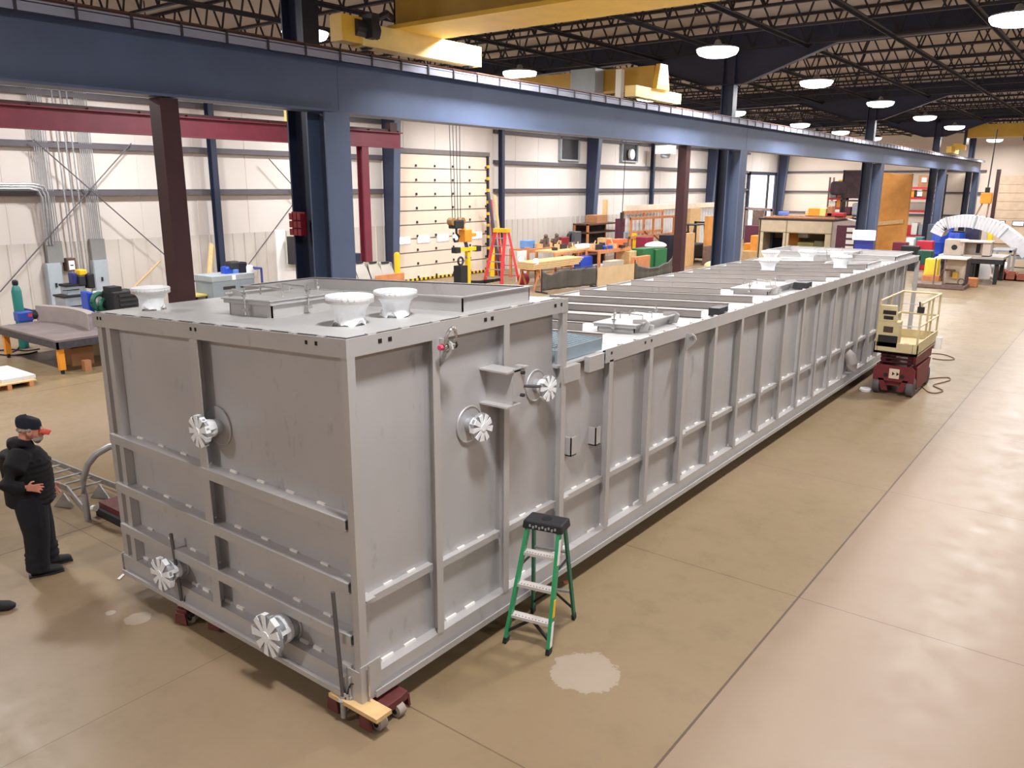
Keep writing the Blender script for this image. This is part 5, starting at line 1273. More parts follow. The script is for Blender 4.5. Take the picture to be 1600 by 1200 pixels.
for i, (px, py) in enumerate(((942, 372), (948, 376), (953, 373))):
    onb('carton', -20.2-.05*i, (px, py, px+5, 391), .3, [WOOD, CARD, WOOD][i], ['small pale carton left on middle bench back', 'small brown carton on middle bench back', 'small pale carton right on middle bench back'][i], 'box', z2)
# dark storage shelf with crate and pole
X = -22.3; y0, y1, z0, z1 = boxX(X, 919, 350, 966, 390)
t = thing('storage_shelf', 'dark storage shelf with orange posts behind the benches', 'shelf', (X-.4, (y0+y1)/2, 0))
for zz in (z1-.08, z1-.5, .6): MB().box(X-.9, X, y0, y1, zz, zz+.07).build('shelf_board', mat('shelf_brown', (92, 66, 52), .7), t)
for yy in (y0, y1-.1):
    for xx in (X-.9, X-.1): MB().box(xx, xx+.1, yy, yy+.1, 0, z1).build('post', OWOOD, t)
MB().box(X-.92, X-.88, y0, y1, 0, z1).build('back', DARK, t)
y0, y1, z0, z2_ = boxX(X-.1, 933, 338, 949, 352)
quick('crate', MB().box(X-.8, X-.1, y0, y1, z1, z2_+.05), CARD, 'brown crate on top of the dark storage shelf', 'crate')
a = atx(947, 312, X-.5); quick('wood_pole', MB().box(X-.65, X-.45, a.y-.1, a.y+.12, z1, a.z), WOOD, 'upright pale timber on top of the dark shelf', 'pole')
a_ = boxX(-22.4, 928, 362, 941, 388); quick('red_drum', MB().lathe((-22.75, (a_[0]+a_[1])/2, .68), [(.2, 0), (.22, .05), (.22, .4), (.2, .45)], n=16), mat('brick_red', (150, 70, 54), .6), 'brick red drum on lower part of dark shelf', 'drum', smooth=True)
for i, (px, M, lb) in enumerate((((968, 342, 975, 388), PURPLE, 'tall dark plum post right of the dark shelf'), ((977, 363, 984, 390), GRY, 'grey cylinder right of the dark shelf'), ((984, 370, 990, 396), RUST, 'brown tall box before the corrugated partition'), ((991.5, 365, 994, 396), YELB, 'yellow level standing before the corrugated partition'))):
    pbx(['tall_post', 'grey_cylinder', 'tall_box', 'spirit_level'][i], -21.6+.1*i, px, .25, M, lb, 'post' if i != 1 else 'cylinder', floor=True)
# power cord hanging from roof with plug
a = atx(978, 240, -20.5); b_ = atx(972, 335, -20.5)
quick('drop_cord', MB().tube([(-20.5, a.y, 8.0), (-20.5, (a.y+b_.y)/2, a.z-1), (-20.5, b_.y, b_.z), (-20.5, b_.y-.1, 1.5)], .02, 6).box(-20.56, -20.44, b_.y-.08, b_.y+.08, b_.z-.3, b_.z+.1), DARK, 'dark drop cord hanging from roof by corrugated partition', 'cord')
# corrugated partition
X = -22.4; y0, y1, z0, z1 = boxX(X, 976, 321, 1122, 400)
t = thing('partition', 'pale corrugated sheet partition behind orange door frames', 'partition', (X, (y0+y1)/2, 0))
g = []; y = y0
while y < y1:
    for dy, dx in ((0, 0), (.2, 0), (.24, .05), (.36, .05)): g.append((X+dx, y+dy))
    y += .4
MB().grid([[(x, yy, 0) for x, yy in g], [(x, yy, z1-.25) for x, yy in g]]).build('corrugated_sheet', mat('partition_grey', (206, 204, 204), .5), t, thick=.01)
MB().box(X-.05, X+.1, y0, y1, z1-.3, z1).build('top_band', mat('partition_band', (232, 216, 196), .6), t)
for i, (px0, py0, px1, py1, X_, lb) in enumerate(((975, 330, 1034, 400, -21.9, 'larger orange timber frame leaning on the partition'), (986, 340, 1052, 398, -21.2, 'smaller orange timber frame in front of the larger frame'))):
    y0, y1, z0, z1 = boxX(X_, px0, py0, px1, py1)
    t = thing('timber_frame', lb, 'frame', (X_, (y0+y1)/2, 0))  # open timber frame of uprights and cross rails
    for yy in (y0, (y0+y1)/2-.05, y1-.14): MB().box(X_-.08, X_, yy, yy+.14, 0, z1).build('upright', OWOOD, t)
    for zz in (z1-.14, z1*.55): MB().box(X_-.07, X_+.01, y0, y1, zz, zz+.14).build('cross_rail', OWOOD, t)
    MB().bar((X_+.02, (y0+y1)/2, z1*.6), (X_+.02, y1-.1, .3), .04, .14, up=(1, 0, 0)).build('diagonal', OWOOD, t)
# welding screens
def screen(label, A, B, zt, sag, seed):
    random.seed(seed)
    A = Vector(A); B = Vector(B)
    t = thing('welding_screen', label, 'screen', (A+B)/2)
    d = (B-A); n_ = Vector((d.y, -d.x, 0)).normalized()
    for P in (A, B): MB().tube([P, P+Vector((0, 0, zt+.08))], .025, 8).bar(P-n_*.35+Vector((0, 0, .03)), P+n_*.35+Vector((0, 0, .03)), .05, .05).build('post', DARK, t)
    rows = []
    for i in range(9):
        r = []
        for j in range(29):
            s = j/28.0; dip = sag*(4*s*(1-s))**.8*(1-i/10.0)
            if sag < .2: dip = sag*max(0, 1-abs(s-.17)*7)*(1-i/9)
            z = zt-dip-(zt-.1)*(i/8.0)*(1 if sag < .2 else (1-dip*.2))
            r.append(A+d*s+n_*(.05*math.sin(s*21+seed)+.03*math.sin(s*47)+.06*dip*math.sin(i*1.3))+Vector((0, 0, max(z, .05))))
        rows.append(r)
    MB().grid(rows).build('curtain', CURT, t, smooth=True, thick=.012)
    if sag < .2: MB().tube([A+Vector((0, 0, zt+.04)), B+Vector((0, 0, zt+.04))], .02, 6).build('top_tube', DARK, t)
A = atz(846, 458); B = atz(931, 449)
screen('dark welding curtain screen, left one beside timber stack', A, B, zat(846, 424, A.x, A.y), .18, 1)
A = atz(991, 440); B = Vector((-17.6, 37.0, 0)); B = atx(1052, 400, -17.3); zb_ = B.z; B.z = 0
screen('sagging dark welding curtain, right one by maroon post', A, B, zb_, .38, 2)
A = atz(933, 449); B = atz(990, 441)
quick('clear_screen', MB().bar(A+Vector((0, 0, .42)), B+Vector((0, 0, .42)), .02, .8), mat('amber_sheet', (206, 178, 138), .2), 'low amber sheet panel between the two dark curtains', 'panel')
quick('steel_box', MB().box(-18.7, -18.25, 31.2, 32.3, 0, .85), mat('pale_steel_box', (206, 196, 178), .4, .3), 'pale steel box behind the amber sheet panel', 'box')
for i, (px, X, M, lb, nm) in enumerate((((1004, 389, 1022, 402), -18.4, GREENB, 'green panel box left of white cloth', 'green_box'), ((1025, 390, 1042, 402), -18.3, GREENB, 'green panel box under the white cloth', 'green_box'), ((992, 402, 1016, 409), -17.95, OWOOD, 'orange board above sagging curtain', 'board'), ((984, 393, 1008, 401), -18.7, WOOD, 'pale beam left of the green panels', 'beam'), ((1010, 371, 1020, 390), -19.8, mat('cart_red', (140, 30, 60), .5), 'dark red cart behind green panels', 'cart'), ((1046, 368, 1055, 388), -19.2, NAVY, 'navy bag left of the maroon post', 'bag'))):
    pbx(nm, X, px, .2 if nm == 'board' else .6, M, lb, nm.split('_')[-1], floor=True, bevel=.02)
a = atx(1033, 384, -18.5); quick('white_cloth', MB().ball((a.x-.3, a.y, a.z), .55, sc=(.9, 1.3, .35)), WHITE, 'white cloth heap on top of the green panels', 'cloth', smooth=True)
# forklift and neighbours
X = -19.0; y0, y1, z0, z1 = boxX(X, 1078, 352, 1106, 402)
t = thing('forklift', 'dark forklift with white rear right of maroon post', 'forklift', (X-.6, (y0+y1)/2, 0))
MB().box(X-1.2, X, y0+.2, y1, .25, 1.0).box(X-1.1, X-.1, y0+.2, y0+1.0, .9, 1.3).build('body', BLK, t, bevel=.06)
MB().box(X-1.1, X+.02, y0-.1, y0+.5, .2, .95).build('counterweight', mat('fork_white', (216, 206, 196), .5), t, bevel=.08)
mb = MB()
for xx in (X-1.1, X-.1):
    mb.bar((xx, y0+.5, 1.0), (xx, y0+.9, z1), .07, .07).bar((xx, y1-.3, 1.0), (xx, y1-.5, z1), .07, .07)
mb.box(X-1.12, X-.04, y0+.8, y1-.4, z1-.06, z1).build('overhead_guard', BLK, t)
mb = MB()
for xx in (X-.95, X-.3): mb.box(xx, xx+.12, y1, y1+.12, .1, z1+.1)
mb.box(X-1.1, X-.1, y1+.12, y1+.16, .1, .5).box(X-.95, X-.18, y1, y1+.1, z1, z1+.1).build('mast', DARK, t)
MB().box(X-.9, X-.4, y0+.75, y0+1.2, 1.0, 1.2).box(X-.9, X-.4, y0+.7, y0+.85, 1.2, 1.7).build('seat', BLK, t)
for xx in (X-1.22, X-.12):
    for yy in (y0+.4, y1-.3): MB().lathe((xx, yy, .28), [(.2, 0), (.28, .03), (.28, .2), (.2, .23)], (1, 0, 0), 16).build('wheel', BLK, t)
for i, (px, X_, M, lb) in enumerate((((1072, 365, 1084, 400), -18.6, mat('seat_tan', (206, 160, 110), .6), 'tan back rest between maroon post and forklift'), ((1079, 326, 1094, 352), -20.4, WOOD, 'pale board high behind the forklift'), ((1107, 338, 1115, 404), -18.4, PLY, 'brown plank standing right of the forklift'), ((1104, 385, 1112, 404), -18.0, RUST, 'brown stump right of the forklift'))):
    pbx(['back_rest', 'board', 'plank', 'stump'][i], X_, px, .2, M, lb, ['seat', 'board', 'plank', 'block'][i], floor=True)
for i, px in enumerate((1112, 1122)):
    a = atx(px, 408, -16.6); quick('sack', MB().ball((a.x, a.y, a.z*.5), .4, sc=(.9, 1, max(a.z, .3)/.8)), mat('sack_cream', (222, 206, 150), .8), ['cream sack left at foot of second runway column', 'cream sack right at foot of second runway column'][i], 'sack', smooth=True)
# ------------------------------------------------------------------ beige booth
Y = 44.0; x0, x1, z0, z1 = boxY(Y, 1187, 343, 1297, 400); yb = Y+5.0
t = thing('beige_booth', 'beige site booth with windows and timber on its roof', 'booth', ((x0+x1)/2, (Y+yb)/2, 0))
def wx(px, Y_=Y): return aty(px, 360, Y_).x
zw0, zw1 = aty(1260, 394, Y).z, aty(1260, 365, Y).z
mb = MB().box(x0, x1, Y, Y+.1, zw1, z1).box(x0, x1, Y, Y+.1, 0, zw0)
for a, b in ((x0, wx(1193)), (wx(1224), wx(1233)), (wx(1290), x1)): mb.box(a, b, Y, Y+.1, zw0, zw1)
mb.build('front_wall', BOOTH, t)
MB().box(x0, x0+.1, Y, yb, 0, z1).build('side_wall', BOOTH, t)
mb = MB().box(x1-.1, x1, Y+.1, Y+2.0, 0, z1).box(x1-.1, x1, Y+2.0, yb, 1.6, z1).box(x1-.1, x1, Y+2.9, yb, 0, 1.6); mb.build('side_wall', mat('booth_side', (222, 210, 204), .5), t)
MB().box(x0, x1, yb-.1, yb, 0, z1).build('rear_wall', BOOTH, t)
MB().box(x0-.05, x1+.05, Y-.05, yb, z1, z1+.1).build('roof', DARK, t)
mb = MB()
for a in (x0, wx(1228), x1-.06): mb.box(a, a+.05, Y-.02, Y, 0, z1)
mb.box(x0, x1, Y-.02, Y, z1*.72, z1*.72+.04); mb.build('cover_strip', mat('strip_grey', (150, 136, 116), .6), t)
for i in range(7):
    yy = Y+.1+i*.55
    quick('roof_timber', MB().box(x0+.2+.2*i, x1-.25*(i % 3), yy, yy+.45, z1+.1, z1+.18+.03*(i % 2)), [OWOOD, RUST, CARD][i % 3], ['front board lying on the beige booth roof', 'second board from front on booth roof', 'third board from front on booth roof', 'middle board on the beige booth roof', 'fifth board from front on booth roof', 'sixth board from front on booth roof', 'rearmost board on the beige booth roof'][i], 'board', 'boards on the booth roof')
for i, (px, M, lb, nm) in enumerate((((1289, 333, 1318, 345), mat('tarp_red', (196, 50, 60), .7), 'red folded tarp on booth roof right end', 'tarp'), ((1263, 325, 1280, 338), ORANGE, 'orange carton on the booth roof', 'carton'), ((1281, 325, 1290, 338), mat('lime', (206, 214, 130), .6), 'pale lime tub on the booth roof', 'tub'), ((1216, 331, 1228, 340), mat('lapis', (96, 126, 214), .5), 'blue tub on booth roof left end', 'tub'), ((1258, 331, 1263, 340), WOOD, 'small pale block on the booth roof', 'block'), ((1293, 322, 1300, 338), CARD, 'small brown carton by orange carton on booth', 'carton'))):
    a0, a1, c0, c1 = boxY(Y+1.6, *px); quick(nm, MB().box(a0, a1, Y+1.6, Y+2.1, z1+.21, max(c1, z1+.4)), M, lb, nm, bevel=.03)
Y2 = Y+1.6
for i, (px, M, lb, nm) in enumerate((((1197, 363, 1205, 396), mat('slate', (86, 92, 110), .5), 'slate locker inside booth behind left window', 'locker'), ((1207, 372, 1222, 396), NAVY, 'navy coat inside booth behind left window', 'coat'), ((1233, 364, 1246, 394), ORANGE, 'orange cupboard inside booth behind right window', 'cupboard'), ((1245, 378, 1270, 394), mat('straw', (240, 228, 150), .7), 'straw coloured machine hood inside the booth', 'hood'), ((1272, 376, 1284, 394), mat('khaki', (196, 190, 150), .6), 'khaki box inside booth right window', 'box'), ((1246, 364, 1262, 372), WHITE, 'white paper on booth inner shelf', 'paper'))):
    a0, a1, c0, c1 = boxY(Y2, *px); quick(nm, MB().box(a0, a1, Y2, Y2+.4, 0 if i < 5 else c0, c1), M, lb, nm, bevel=.04)
# things left of the booth
for i, (px, Yo, M, lb, nm) in enumerate((((1164, 352, 1187, 385), 47, PURPLE, 'plum coloured machine frame left of the booth', 'machine'), ((1162, 380, 1174, 402), 45.5, ORANGE, 'orange carton stack, lower left, beside booth', 'carton'), ((1173, 368, 1187, 400), 45, mat('carton_orange', (236, 160, 70), .7), 'tall orange carton against the booth wall', 'carton'), ((1160, 392, 1184, 402), 44.3, WOOD, 'pale timber pile on floor left of booth', 'timber'), ((1176, 328, 1186, 356), 48, RUST, 'brown drill column above the plum machine', 'column'))):
    a0, a1, c0, c1 = boxY(Yo, *px); quick(nm, MB().box(a0, a1, Yo, Yo+.7, 0, c1), M, lb, nm, bevel=.02)
a = aty(1166, 326, 56.0); b_ = aty(1208, 328, 56.0)
quick('cross_bar', MB().bar((a.x, 56, a.z), (b_.x, 56, b_.z), .2, .2).box(a.x, a.x+.15, 55.9, 56.1, 0, a.z).box(b_.x-.15, b_.x, 55.9, 56.1, 0, a.z), mat('bar_brown', (140, 120, 116), .6), 'brown barrier rail before the bright open doorway', 'rail')
# lit screen and desk
Y = 37.0; a0, a1, c0, c1 = boxY(Y, 1333, 359, 1367, 376)
t = thing('whiteboard_stand', 'bright white board on blue stand before runway columns', 'board', ((a0+a1)/2, Y, 0))
MB().box(a0, a1, Y, Y+.06, c0, c1).build('board', SCREEN, t, bevel=.02)
MB().box(a0+.1, a1-.1, Y+.07, Y+.2, 0, c0+.1).build('stand', mat('stand_navy', (40, 50, 140), .5), t)
a0, a1, c0, c1 = boxY(42.5, 1308, 352, 1334, 392)
t = thing('drawer_unit', 'grey drawer unit with white bins right of booth', 'cabinet', ((a0+a1)/2, 42.5, 0))
MB().box(a0, a1, 42.5, 43.1, 0, c1).build('case', PURPLE, t)
for i in range(4): MB().box(a0+.5, a1-.05, 42.46, 42.5, c1-.3-.3*i, c1-.1-.3*i).build('drawer', WHITE, t)
quick('white_sheet', MB().bar((a0+.3, 43.2, c1+.3), (a1+.4, 43.4, c1+.05), .5, .05), WHITE, 'white sheet tilted on top of the drawer unit', 'sheet')
# ------------------------------------------------------------------ shelving in the far corner
def rack(label, Y, px, levels, beam, post, dep=1.2, name='pallet_rack'):
    x0, x1, z0, z1 = boxY(Y, *px)
    t = thing(name, label, 'rack', ((x0+x1)/2, Y+dep/2, 0))
    for x in (x0, x1-.1):
        for y in (Y, Y+dep-.1): MB().box(x, x+.1, y, y+.1, 0, z1).build('upright', post, t)
    zs = []
    for py in levels:
        z = aty(px[0], py, Y).z; zs.append(z)
        for y in (Y-.02, Y+dep-.1): MB().box(x0, x1, y, y+.08, z-.14, z).build('beam', beam, t)
        MB().box(x0, x1, Y, Y+dep, z-.02, z+.0).build('deck', DARK, t)
    return t, x0, x1, zs
RB = mat('rack_red', (206, 44, 56), .5)
t, x0, x1, zs = rack('red beam pallet rack right of the plywood sheets', 62.0, (1402, 272, 1460, 398), (292, 308, 328, 366), RB, BLUE2)
k = 0
for lv, cols in ((0, ((1436, 1457, 274, CARD), )), (1, ((1408, 1417, 298, DARK), (1418, 1429, 297, ORANGE), (1430, 1440, 299, DARK), (1441, 1457, 296, CARD))), (2, ((1408, 1455, 316, mat('dull_box', (160, 150, 140), .7)),)), (3, ((1404, 1414, 350, mat('roll_dark', (60, 36, 44), .6)), (1415, 1424, 352, RED), (1425, 1434, 348, WHITE), (1436, 1446, 352, GRY), (1447, 1456, 349, CARD)))):
    for (pa_, pb_, py, M) in cols:
        a = aty(pa_, py, 62.1); b_ = aty(pb_, py, 62.1)
        quick('rack_box', MB().box(a.x, b_.x, 62.1, 63.0, zs[lv]+.01, a.z), M, ['brown carton on the top level of the red rack', 'dark box left on second level of red rack', 'orange box on second level of red rack', 'dark box in middle of second rack level', 'brown carton at right of second rack level', 'long dull box on third level of red rack', 'dark roll left on fourth rack level', 'red bin on fourth rack level', 'white roll on fourth rack level', 'grey tub on fourth rack level', 'brown carton right on fourth rack level'][k], 'box'); k += 1
for i, (pa_, py) in enumerate(((1444, 281), (1437, 303))):
    a = aty(pa_, py, 62.05); quick('white_label', MB().box(a.x-.16, a.x+.16, 62.06, 62.09, a.z-.16, a.z+.14), WHITE, ['white label on the top brown rack carton', 'white label card hung on the second rack beam'][i], 'label')
t, x0, x1, zs = rack('narrow red shelf rack left of the dark tarps', 60.0, (1296, 277, 1316, 350), (294, 309, 324), RB, RUST, 1.0, 'shelf_rack')
k = 0
for lv in range(3):
    for j in range(2):
        w_ = (x1-x0-.2)/2; quick('rack_item', MB().box(x0+.12+j*w_, x0+.05+(j+1)*w_, 60.1, 60.7, zs[lv]+.01, zs[lv]+.45+.12*j), [WHITE, YELB, GRY, CARD, WHITE, ORANGE][k], ['left item, top of narrow rack', 'right item, top of narrow rack', 'left item, middle of narrow rack', 'right item, middle of narrow rack', 'left item, bottom of narrow rack', 'right item, bottom of narrow rack'][k], 'box'); k += 1
x0, x1, z0, z1 = boxY(59.0, 1318, 266, 1352, 350)
DT = mat('dark_tarp', (62, 46, 52), .8, 0, var=.3, scale=3, bump=.4)
t = thing('dark_shelving', 'tall dark shelving hung with brown tarps at far corner', 'shelf', ((x0+x1)/2, 59.5, 0))
for x in (x0, x1-.1): MB().box(x, x+.1, 59, 60, 0, z1).build('upright', DARK, t)
for q in (1.0, .62, .42, .2): MB().box(x0, x1, 59, 60, z1*q-.1, z1*q).build('deck', DARK, t)
MB().box(x0, x1, 59.0, 59.9, z1*.64, z1*.98).build('tarp', DT, t, bevel=.05)
MB().box(x0-.8, x0+.4, 58.9, 59.4, z1*.68, z1*.86).build('tarp', DT, t, bevel=.2)
for i, (q0, q1, r0, r1, M, lb) in enumerate(((.1, .38, .42, .53, PURPLE, 'plum bundle on dark shelving middle deck'), (.42, .78, .42, .58, GRY, 'grey mesh basket on dark shelving middle deck'), (.05, .95, .205, .3, mat('steel_blue', (76, 88, 126), .6), 'steel blue bundle on dark shelving low deck'), (.2, .9, 0, .16, BLK, 'black chair heap under the dark shelving'))):
    quick('shelf_bundle', MB().box(x0+.12+(x1-x0-.24)*q0, x0+.12+(x1-x0-.24)*q1, 59.12, 59.8, z1*r0+.01, z1*r1), M, lb, 'bundle', bevel=.08)
# plywood sheets
for i, (px, Yo, lb) in enumerate((((1378, 272, 1411, 392), 52.0, 'tall plywood sheet stack, right part beside red rack'), ((1366, 270, 1379, 392), 52.45, 'tall plywood sheet stack, left part by runway column'), ((1352, 262, 1360, 380), 57.5, 'narrow orange timber strip between runway columns'))):
    a0, a1, c0, c1 = boxY(Yo, *px); quick('plywood_sheet', MB().box(a0, a1, Yo, Yo+.4, 0, c1), PLY, lb, 'plywood')
a = aty(1366, 350, 51.9); b_ = aty(1411, 346, 51.9); quick('batten', MB().bar((a.x, 51.94, a.z), (b_.x, 51.94, b_.z), .06, .22), WOOD, 'pale batten nailed across the plywood sheets', 'batten')
random.seed(11)
for i, (px, Yo, M, lb) in enumerate((((1395, 378, 1416, 392), 46, mat('wine', (110, 30, 50), .6), 'wine red clutter box before plywood sheets'), ((1416, 372, 1426, 392), 46.5, WHITE, 'white wrapped bundle right of wine red box'), ((1427, 370, 1440, 384), 47, TEAL, 'teal machine right of white bundle'), ((1432, 376, 1456, 392), 45.5, mat('signal_red', (190, 40, 56), .5), 'signal red machine in front of red rack'), ((1408, 384, 1434, 393), 44.5, BLK, 'black flat case in front of wine box'), ((1450, 350, 1462, 395), 53.5, mat('slate_dark', (80, 92, 104), .5), 'slate cabinet at foot of fourth runway column'))):
    a0, a1, c0, c1 = boxY(Yo, *px); quick('workshop_box', MB().box(a0, a1, Yo, Yo+.6, 0, c1), M, lb, 'box', bevel=.04)
# ------------------------------------------------------------------ right: barrels, table, generator, duct
for i, (px, py, Yo) in enumerate(((1470, 362, 50), (1480, 353, 52), (1496, 362, 51))):
    a = aty(px, py, Yo)
    t = thing('blue_barrel', ['blue plastic barrel nearest the fourth runway column', 'blue barrel with open lid behind the others', 'blue barrel with dark rim left of dark box'][i], 'barrel', (a.x, Yo, 0))
    MB().lathe((a.x, Yo, 0), [(.34, 0), (.4, .1), (.42, a.z*.3), (.44, a.z*.32), (.42, a.z*.35), (.42, a.z*.65), (.44, a.z*.67), (.42, a.z*.7), (.38, a.z*.95), (.34, a.z)], n=20).build('drum', BLUEP, t, smooth=True)
    MB().lathe((a.x, Yo, a.z), [(.36, -.03), (.36, .03), (.3, .03)], n=20).build('lid', NAVY if i else WHITE, t)
pby('dark_box', 51.5, (1511, 353, 1529, 376), .8, mat('ink_blue', (50, 54, 84), .5), 'ink blue box right of the blue barrels', 'box', floor=True)
Y = 40.5; a0, a1, c0, c1 = boxY(Y, 1466, 398, 1568, 404); 
t = thing('assembly_table', 'long dark assembly table holding grey steel boxes', 'table', ((a0+a1)/2, Y+1, 0))
MB().box(a0, a1, Y, Y+2.2, c1-.1, c1).build('table_top', mat('pale_top', (176, 168, 164), .5, .2), t)
MB().box(a0, a1, Y+.02, Y+.1, c1-.3, c1-.1).build('apron', BLK, t)
for x in (a0+.15, (a0+a1)/2, a1-.3):
    for y in (Y+.1, Y+2.0): MB().box(x, x+.15, y, y+.15, 0, c1-.1).build('leg', BLK, t)
tz = c1
SB = mat('steel_box_grey', (196, 182, 170), .45, .2)
a0, a1, c0, c1 = boxY(Y+.3, 1477, 374, 1506, 396)
t = thing('steel_box', 'grey steel box with dark hole on assembly table, left one', 'box', ((a0+a1)/2, Y+.6, tz))
MB().box(a0, a1, Y+.3, Y+1.2, tz, c1).build('shell', SB, t)
MB().lathe(((a0+a1)/2, Y+.3, (tz+c1)/2), [(.12, -.01), (.12, .01)], (0, 1, 0), 12).build('port', BLK, t)
a0, a1, c0, c1 = boxY(Y+.2, 1505, 378, 1546, 400)
t = thing('steel_box', 'open fronted grey steel box on assembly table, right one', 'box', ((a0+a1)/2, Y+.6, tz))
mb = MB().box(a0, a1, Y+.9, Y+1.0, tz, c1).box(a0, a0+.06, Y+.2, Y+1, tz, c1).box(a1-.3, a1, Y+.2, Y+1, tz, c1).box(a0, a1, Y+.2, Y+1, tz, tz+.04); mb.build('shell', SB, t)
MB().box(a0-.1, a1+.03, Y+.12, Y+1.05, c1, c1+.06).build('lid', mat('lid_pale', (222, 210, 204), .5), t)
MB().box(a0+.45, a0+.6, Y+.85, Y+.9, tz+.1, c1-.1).build('slot', BLK, t)
# generator skid
g = atz(1440, 449); Y = g.y; a0, a1, c0, c1 = boxY(Y, 1462, 404, 1503, 446)
t = thing('pump_skid', 'grey boxed pump skid on floor beyond tank end', 'skid', ((a0+a1)/2, Y+.6, 0))
MB().box(a0-.75, a1+.1, Y-.1, Y+.0, .02, .14).box(a0-.75, a1+.1, Y+1.2, Y+1.3, .02, .14).box(a0-.75, a0-.65, Y, Y+1.2, .02, .14).box(a1, a1+.1, Y, Y+1.2, .02, .14).box(a0-.7, a1, Y-.05, Y+1.25, .14, .17).build('base_frame', RUST, t)
MB().box(a0+.35, a1, Y+.5, Y+1.2, .2, c1).build('case', mat('skid_case', (186, 168, 146), .5), t)
MB().box(a1, a1+.04, Y+.45, Y+1.2, .2, c1-.02).build('side_panel', DARK, t)
for x in (a0, a0+.35): MB().box(x, x+.05, Y, Y+.05, .14, c1).build('post', RUST, t)
MB().box(a0-.05, a1+.05, Y-.02, Y+1.25, c1, c1+.05).build('roof', mat('skid_roof', (214, 204, 190), .5), t)
mb = MB().tube([(a0+.3, Y+.3, c1*.62), (a1-.35, Y+.3, c1*.62)], .04, 8).tube([(a0+.3, Y+.3, c1*.62), (a0+.2, Y+.3, c1*.35)], .04, 8).tube([(a1-.5, Y+.3, c1*.62), (a1-.5, Y+.3, c1*.4)], .05, 8); mb.build('pipework', mat('pipe_brown', (104, 70, 50), .5), t)
MB().box(a0+.65, a0+.85, Y+.3, Y+.45, c1*.35, c1*.55).build('valve', mat('brass', (190, 150, 50), .4), t)
MB().ring((a1-.12, Y+.45, .3), .12, .02, (0, 1, 0), 14, 6).build('hand_wheel', RUST, t)
for i, (px, Yo, M, lb, nm) in enumerate((((1446, 404, 1463, 432), Y+1.8, mat('yellow_drum', (240, 206, 60), .5), 'yellow machine left behind the pump skid', 'machine'), ((1441, 430, 1467, 438), Y+1.4, OWOOD, 'orange pallet boards left of the pump skid', 'pallet'), ((1500, 434, 1526, 441), Y+1.4, OWOOD, 'orange timber on floor right of the pump skid', 'timber'), ((1434, 391, 1455, 404), Y+3.5, mat('bottle_green', (26, 84, 66), .5), 'green motor behind far tank end', 'motor'), ((1508, 407, 1521, 424), Y+4.2, DARK, 'dark tub under the assembly table', 'tub'))):
    x0, x1, c0, c1 = boxY(Yo, *px); quick(nm, MB().box(x0, x1, Yo, Yo+.6, 0 if nm != 'motor' else max(0, c0-.3), c1), M, lb, nm, bevel=.03)
a = atz(1530, 434)
quick('white_sack', MB().tube([(a.x, a.y, .0), (a.x, a.y, .35), (a.x-.03, a.y, .8), (a.x-.05, a.y, .98)], [.5, .46, .3, .18], 14).tube([(a.x+.3, a.y, .2), (a.x+.65, a.y-.2, .02)], .06, 6), WHITE, 'white cloth covered object left of copper boxes', 'sack', smooth=True)
a = atz(1551, 437)
for i in range(3):
    x0 = a.x+.05+.42*i; z = .42-.08*i
    t = thing('copper_tray', ['brown open box on floor, left of three', 'brown open box on floor, middle of three', 'brown open box on floor, right of three'][i], 'box', (x0+.2, a.y+.3, 0))
    mb = MB().box(x0, x0+.4, a.y, a.y+.03, .03, z).box(x0, x0+.4, a.y+.9, a.y+.93, .03, z).box(x0, x0+.03, a.y, a.y+.9, .03, z).box(x0+.37, x0+.4, a.y, a.y+.9, .03, z).box(x0, x0+.4, a.y, a.y+.9, .03, .06)
    mb.build('shell', COPPER, t); MB().box(x0, x0+.4, a.y+.1, a.y+.2, 0, .03).box(x0, x0+.4, a.y+.7, a.y+.8, 0, .03).build('runner', RUST, t)
for i, px in enumerate((1556, 1568)):
    q = atz(px, 425); quick('bag', MB().ball((q.x, q.y, .25), .3, sc=(1, 1, .85)), [GALV, WHITE][i], ['grey bag behind the brown open boxes', 'white bag behind the brown open boxes'][i], 'bag', smooth=True)
for i, px in enumerate((1546, 1560)):
    q = atz(px, 423); quick('black_bin', MB().lathe((q.x, q.y+.4, 0), [(.2, 0), (.24, .7), (.25, .75)], n=14), BLK, ['black bin under right end of assembly table', 'black bin just right of assembly table'][i], 'bin', smooth=True)
# pale curved duct lifted by the far hoist
Y = 47.0; path = [(1462, 366), (1472, 352), (1490, 346.5), (1512, 346), (1535, 350), (1557, 358), (1578, 372), (1600, 391), (1624, 418)]
mb = MB(); pts0 = [aty(px, py, Y) for px, py in path]; pts = []
for i in range(len(pts0)-1):
    p0, p1, p2, p3 = pts0[max(i-1, 0)], pts0[i], pts0[i+1], pts0[min(i+2, len(pts0)-1)]
    for k in range(4):
        s = k/4.0; pts.append(.5*((2*p1)+(-p0+p2)*s+(2*p0-5*p1+4*p2-p3)*s*s+(-p0+3*p1-3*p2+p3)*s**3))
hh_ = .3
for i in range(len(pts)-1):
    a, b_ = pts[i], pts[i+1]
    if b_.z < .5: b_.z = .5
    na = Vector((-(b_.z-a.z), 0, b_.x-a.x)).normalized()*hh_
    mb.hexa([a-na, b_-na, b_-na+Vector((0, 1.3, 0)), a-na+Vector((0, 1.3, 0)), a+na, b_+na, b_+na+Vector((0, 1.3, 0)), a+na+Vector((0, 1.3, 0))])
t = thing('curved_duct', 'large pale curved duct section arching at far right', 'duct', (pts[16].x, Y, .5))
mb.build('duct_shell', PVC, t)
mb = MB()
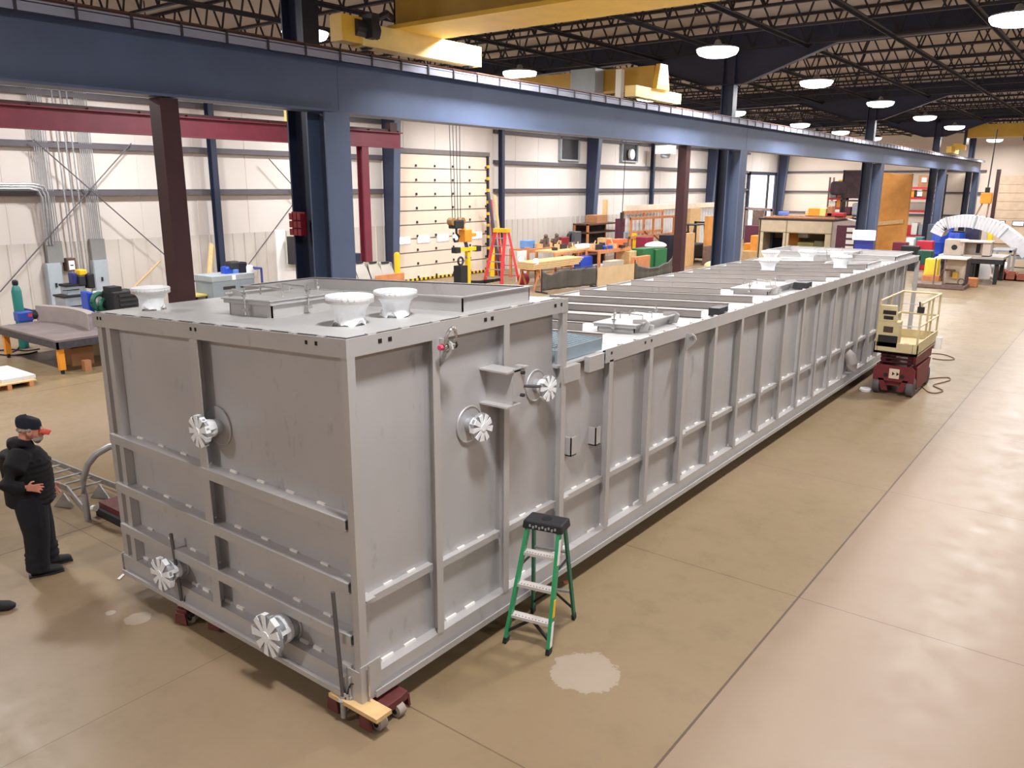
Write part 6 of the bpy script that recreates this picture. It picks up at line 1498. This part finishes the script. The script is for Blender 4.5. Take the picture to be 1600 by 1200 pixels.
for i in (6, 14, 22, 29):
    a, b_ = pts[i], pts[i+1]; na = Vector((-(b_.z-a.z), 0, b_.x-a.x)).normalized()
    mb.bar(a-na*(hh_+.04)+Vector((0, -.02, 0)), a+na*(hh_+.04)+Vector((0, -.02, 0)), .06, .04)
mb.build('seam_flange', GRY, t)
pz = aty(1541, 312, Y+.6)
t = thing('far_chain_hoist', 'orange hoist block with two hanging slings, far right', 'hoist', pz)
MB().box(pz.x-.25, pz.x+.25, Y+.4, Y+.8, pz.z-.2, pz.z+.35).build('block', ORANGE, t, bevel=.05)
MB().box(pz.x-.1, pz.x+.1, Y+.5, Y+.7, pz.z+.35, pz.z+.6).build('hook', BLK, t)
MB().tube([(pz.x, Y+.6, pz.z+.6), (pz.x+.05, Y+.6, 6.9)], .03, 6).build('cable', DARK, t)
for s in (-1, 1): MB().tube([(pz.x+.15*s, Y+.6, pz.z-.2), (pz.x+.3*s-.2, Y+.6, pts[20].z+hh_*.9)], .04, 6).build('sling', mat('sling_tan', (150, 116, 90), .7), t)
X_ = aty(1547, 372, 53).x; a = aty(1547, 360, 53)
quick('bollard', MB().lathe((X_, 53, 0), [(.14, 0), (.14, a.z-.1), (.06, a.z)], n=14), YELB, 'yellow bollard under the pale curved duct', 'bollard', smooth=True)
g = atz(1590, 421); Y = g.y
a0, a1, c0, c1 = boxY(Y, 1578, 386, 1604, 416)
t = thing('board_cart', 'pale blue boarded cart frame at the right edge', 'cart', ((a0+a1)/2, Y, 0))
MB().prism([(a0+.3, Y+.2, .5), (a1, Y+.2, .5), (a1, Y+.35, c1), (a0+.45, Y+.35, c1)], (0, .04, 0)).build('board', mat('ice_blue', (196, 206, 222), .5), t)
mb = MB()
for x in (a0, a1): mb.tube([(x, Y, .1), (x, Y+.1, 1.0), (x+.1, Y+.3, c1)], .03, 6)
mb.tube([(a0, Y, .1), (a1, Y, .1)], .03, 6).tube([(a0, Y+.1, .7), (a1, Y+.1, .7)], .03, 6).build('frame', DARK, t)
for x in (a0, a1): MB().lathe((x-.04, Y+.1, .1), [(.1, 0), (.1, .08)], (1, 0, 0), 12).build('wheel', BLK, t)
a0, a1, c0, c1 = boxY(44.0, 1548, 390, 1580, 398)
quick('long_trolley', MB().box(a0, a1, 44, 46, c1-.1, c1).box(a0, a0+.1, 44, 44.1, 0, c1).box(a1-.1, a1, 44, 44.1, 0, c1).box(a0, a0+.1, 45.9, 46, 0, c1).box(a1-.1, a1, 45.9, 46, 0, c1), GALV, 'grey trolley between assembly table and curved duct', 'trolley')
# ------------------------------------------------------------------ world and colour management
W = bpy.data.worlds.new('world'); SC.world = W; W.use_nodes = True
bg = W.node_tree.nodes['Background']; bg.inputs['Color'].default_value = (.96, .96, 1.0, 1); bg.inputs['Strength'].default_value = .07
vs = SC.view_settings
vs.view_transform = 'Standard'; vs.look = 'None'; vs.gamma = 1.0; vs.use_curve_mapping = False; vs.exposure = -.2
SC.display_settings.display_device = 'sRGB'
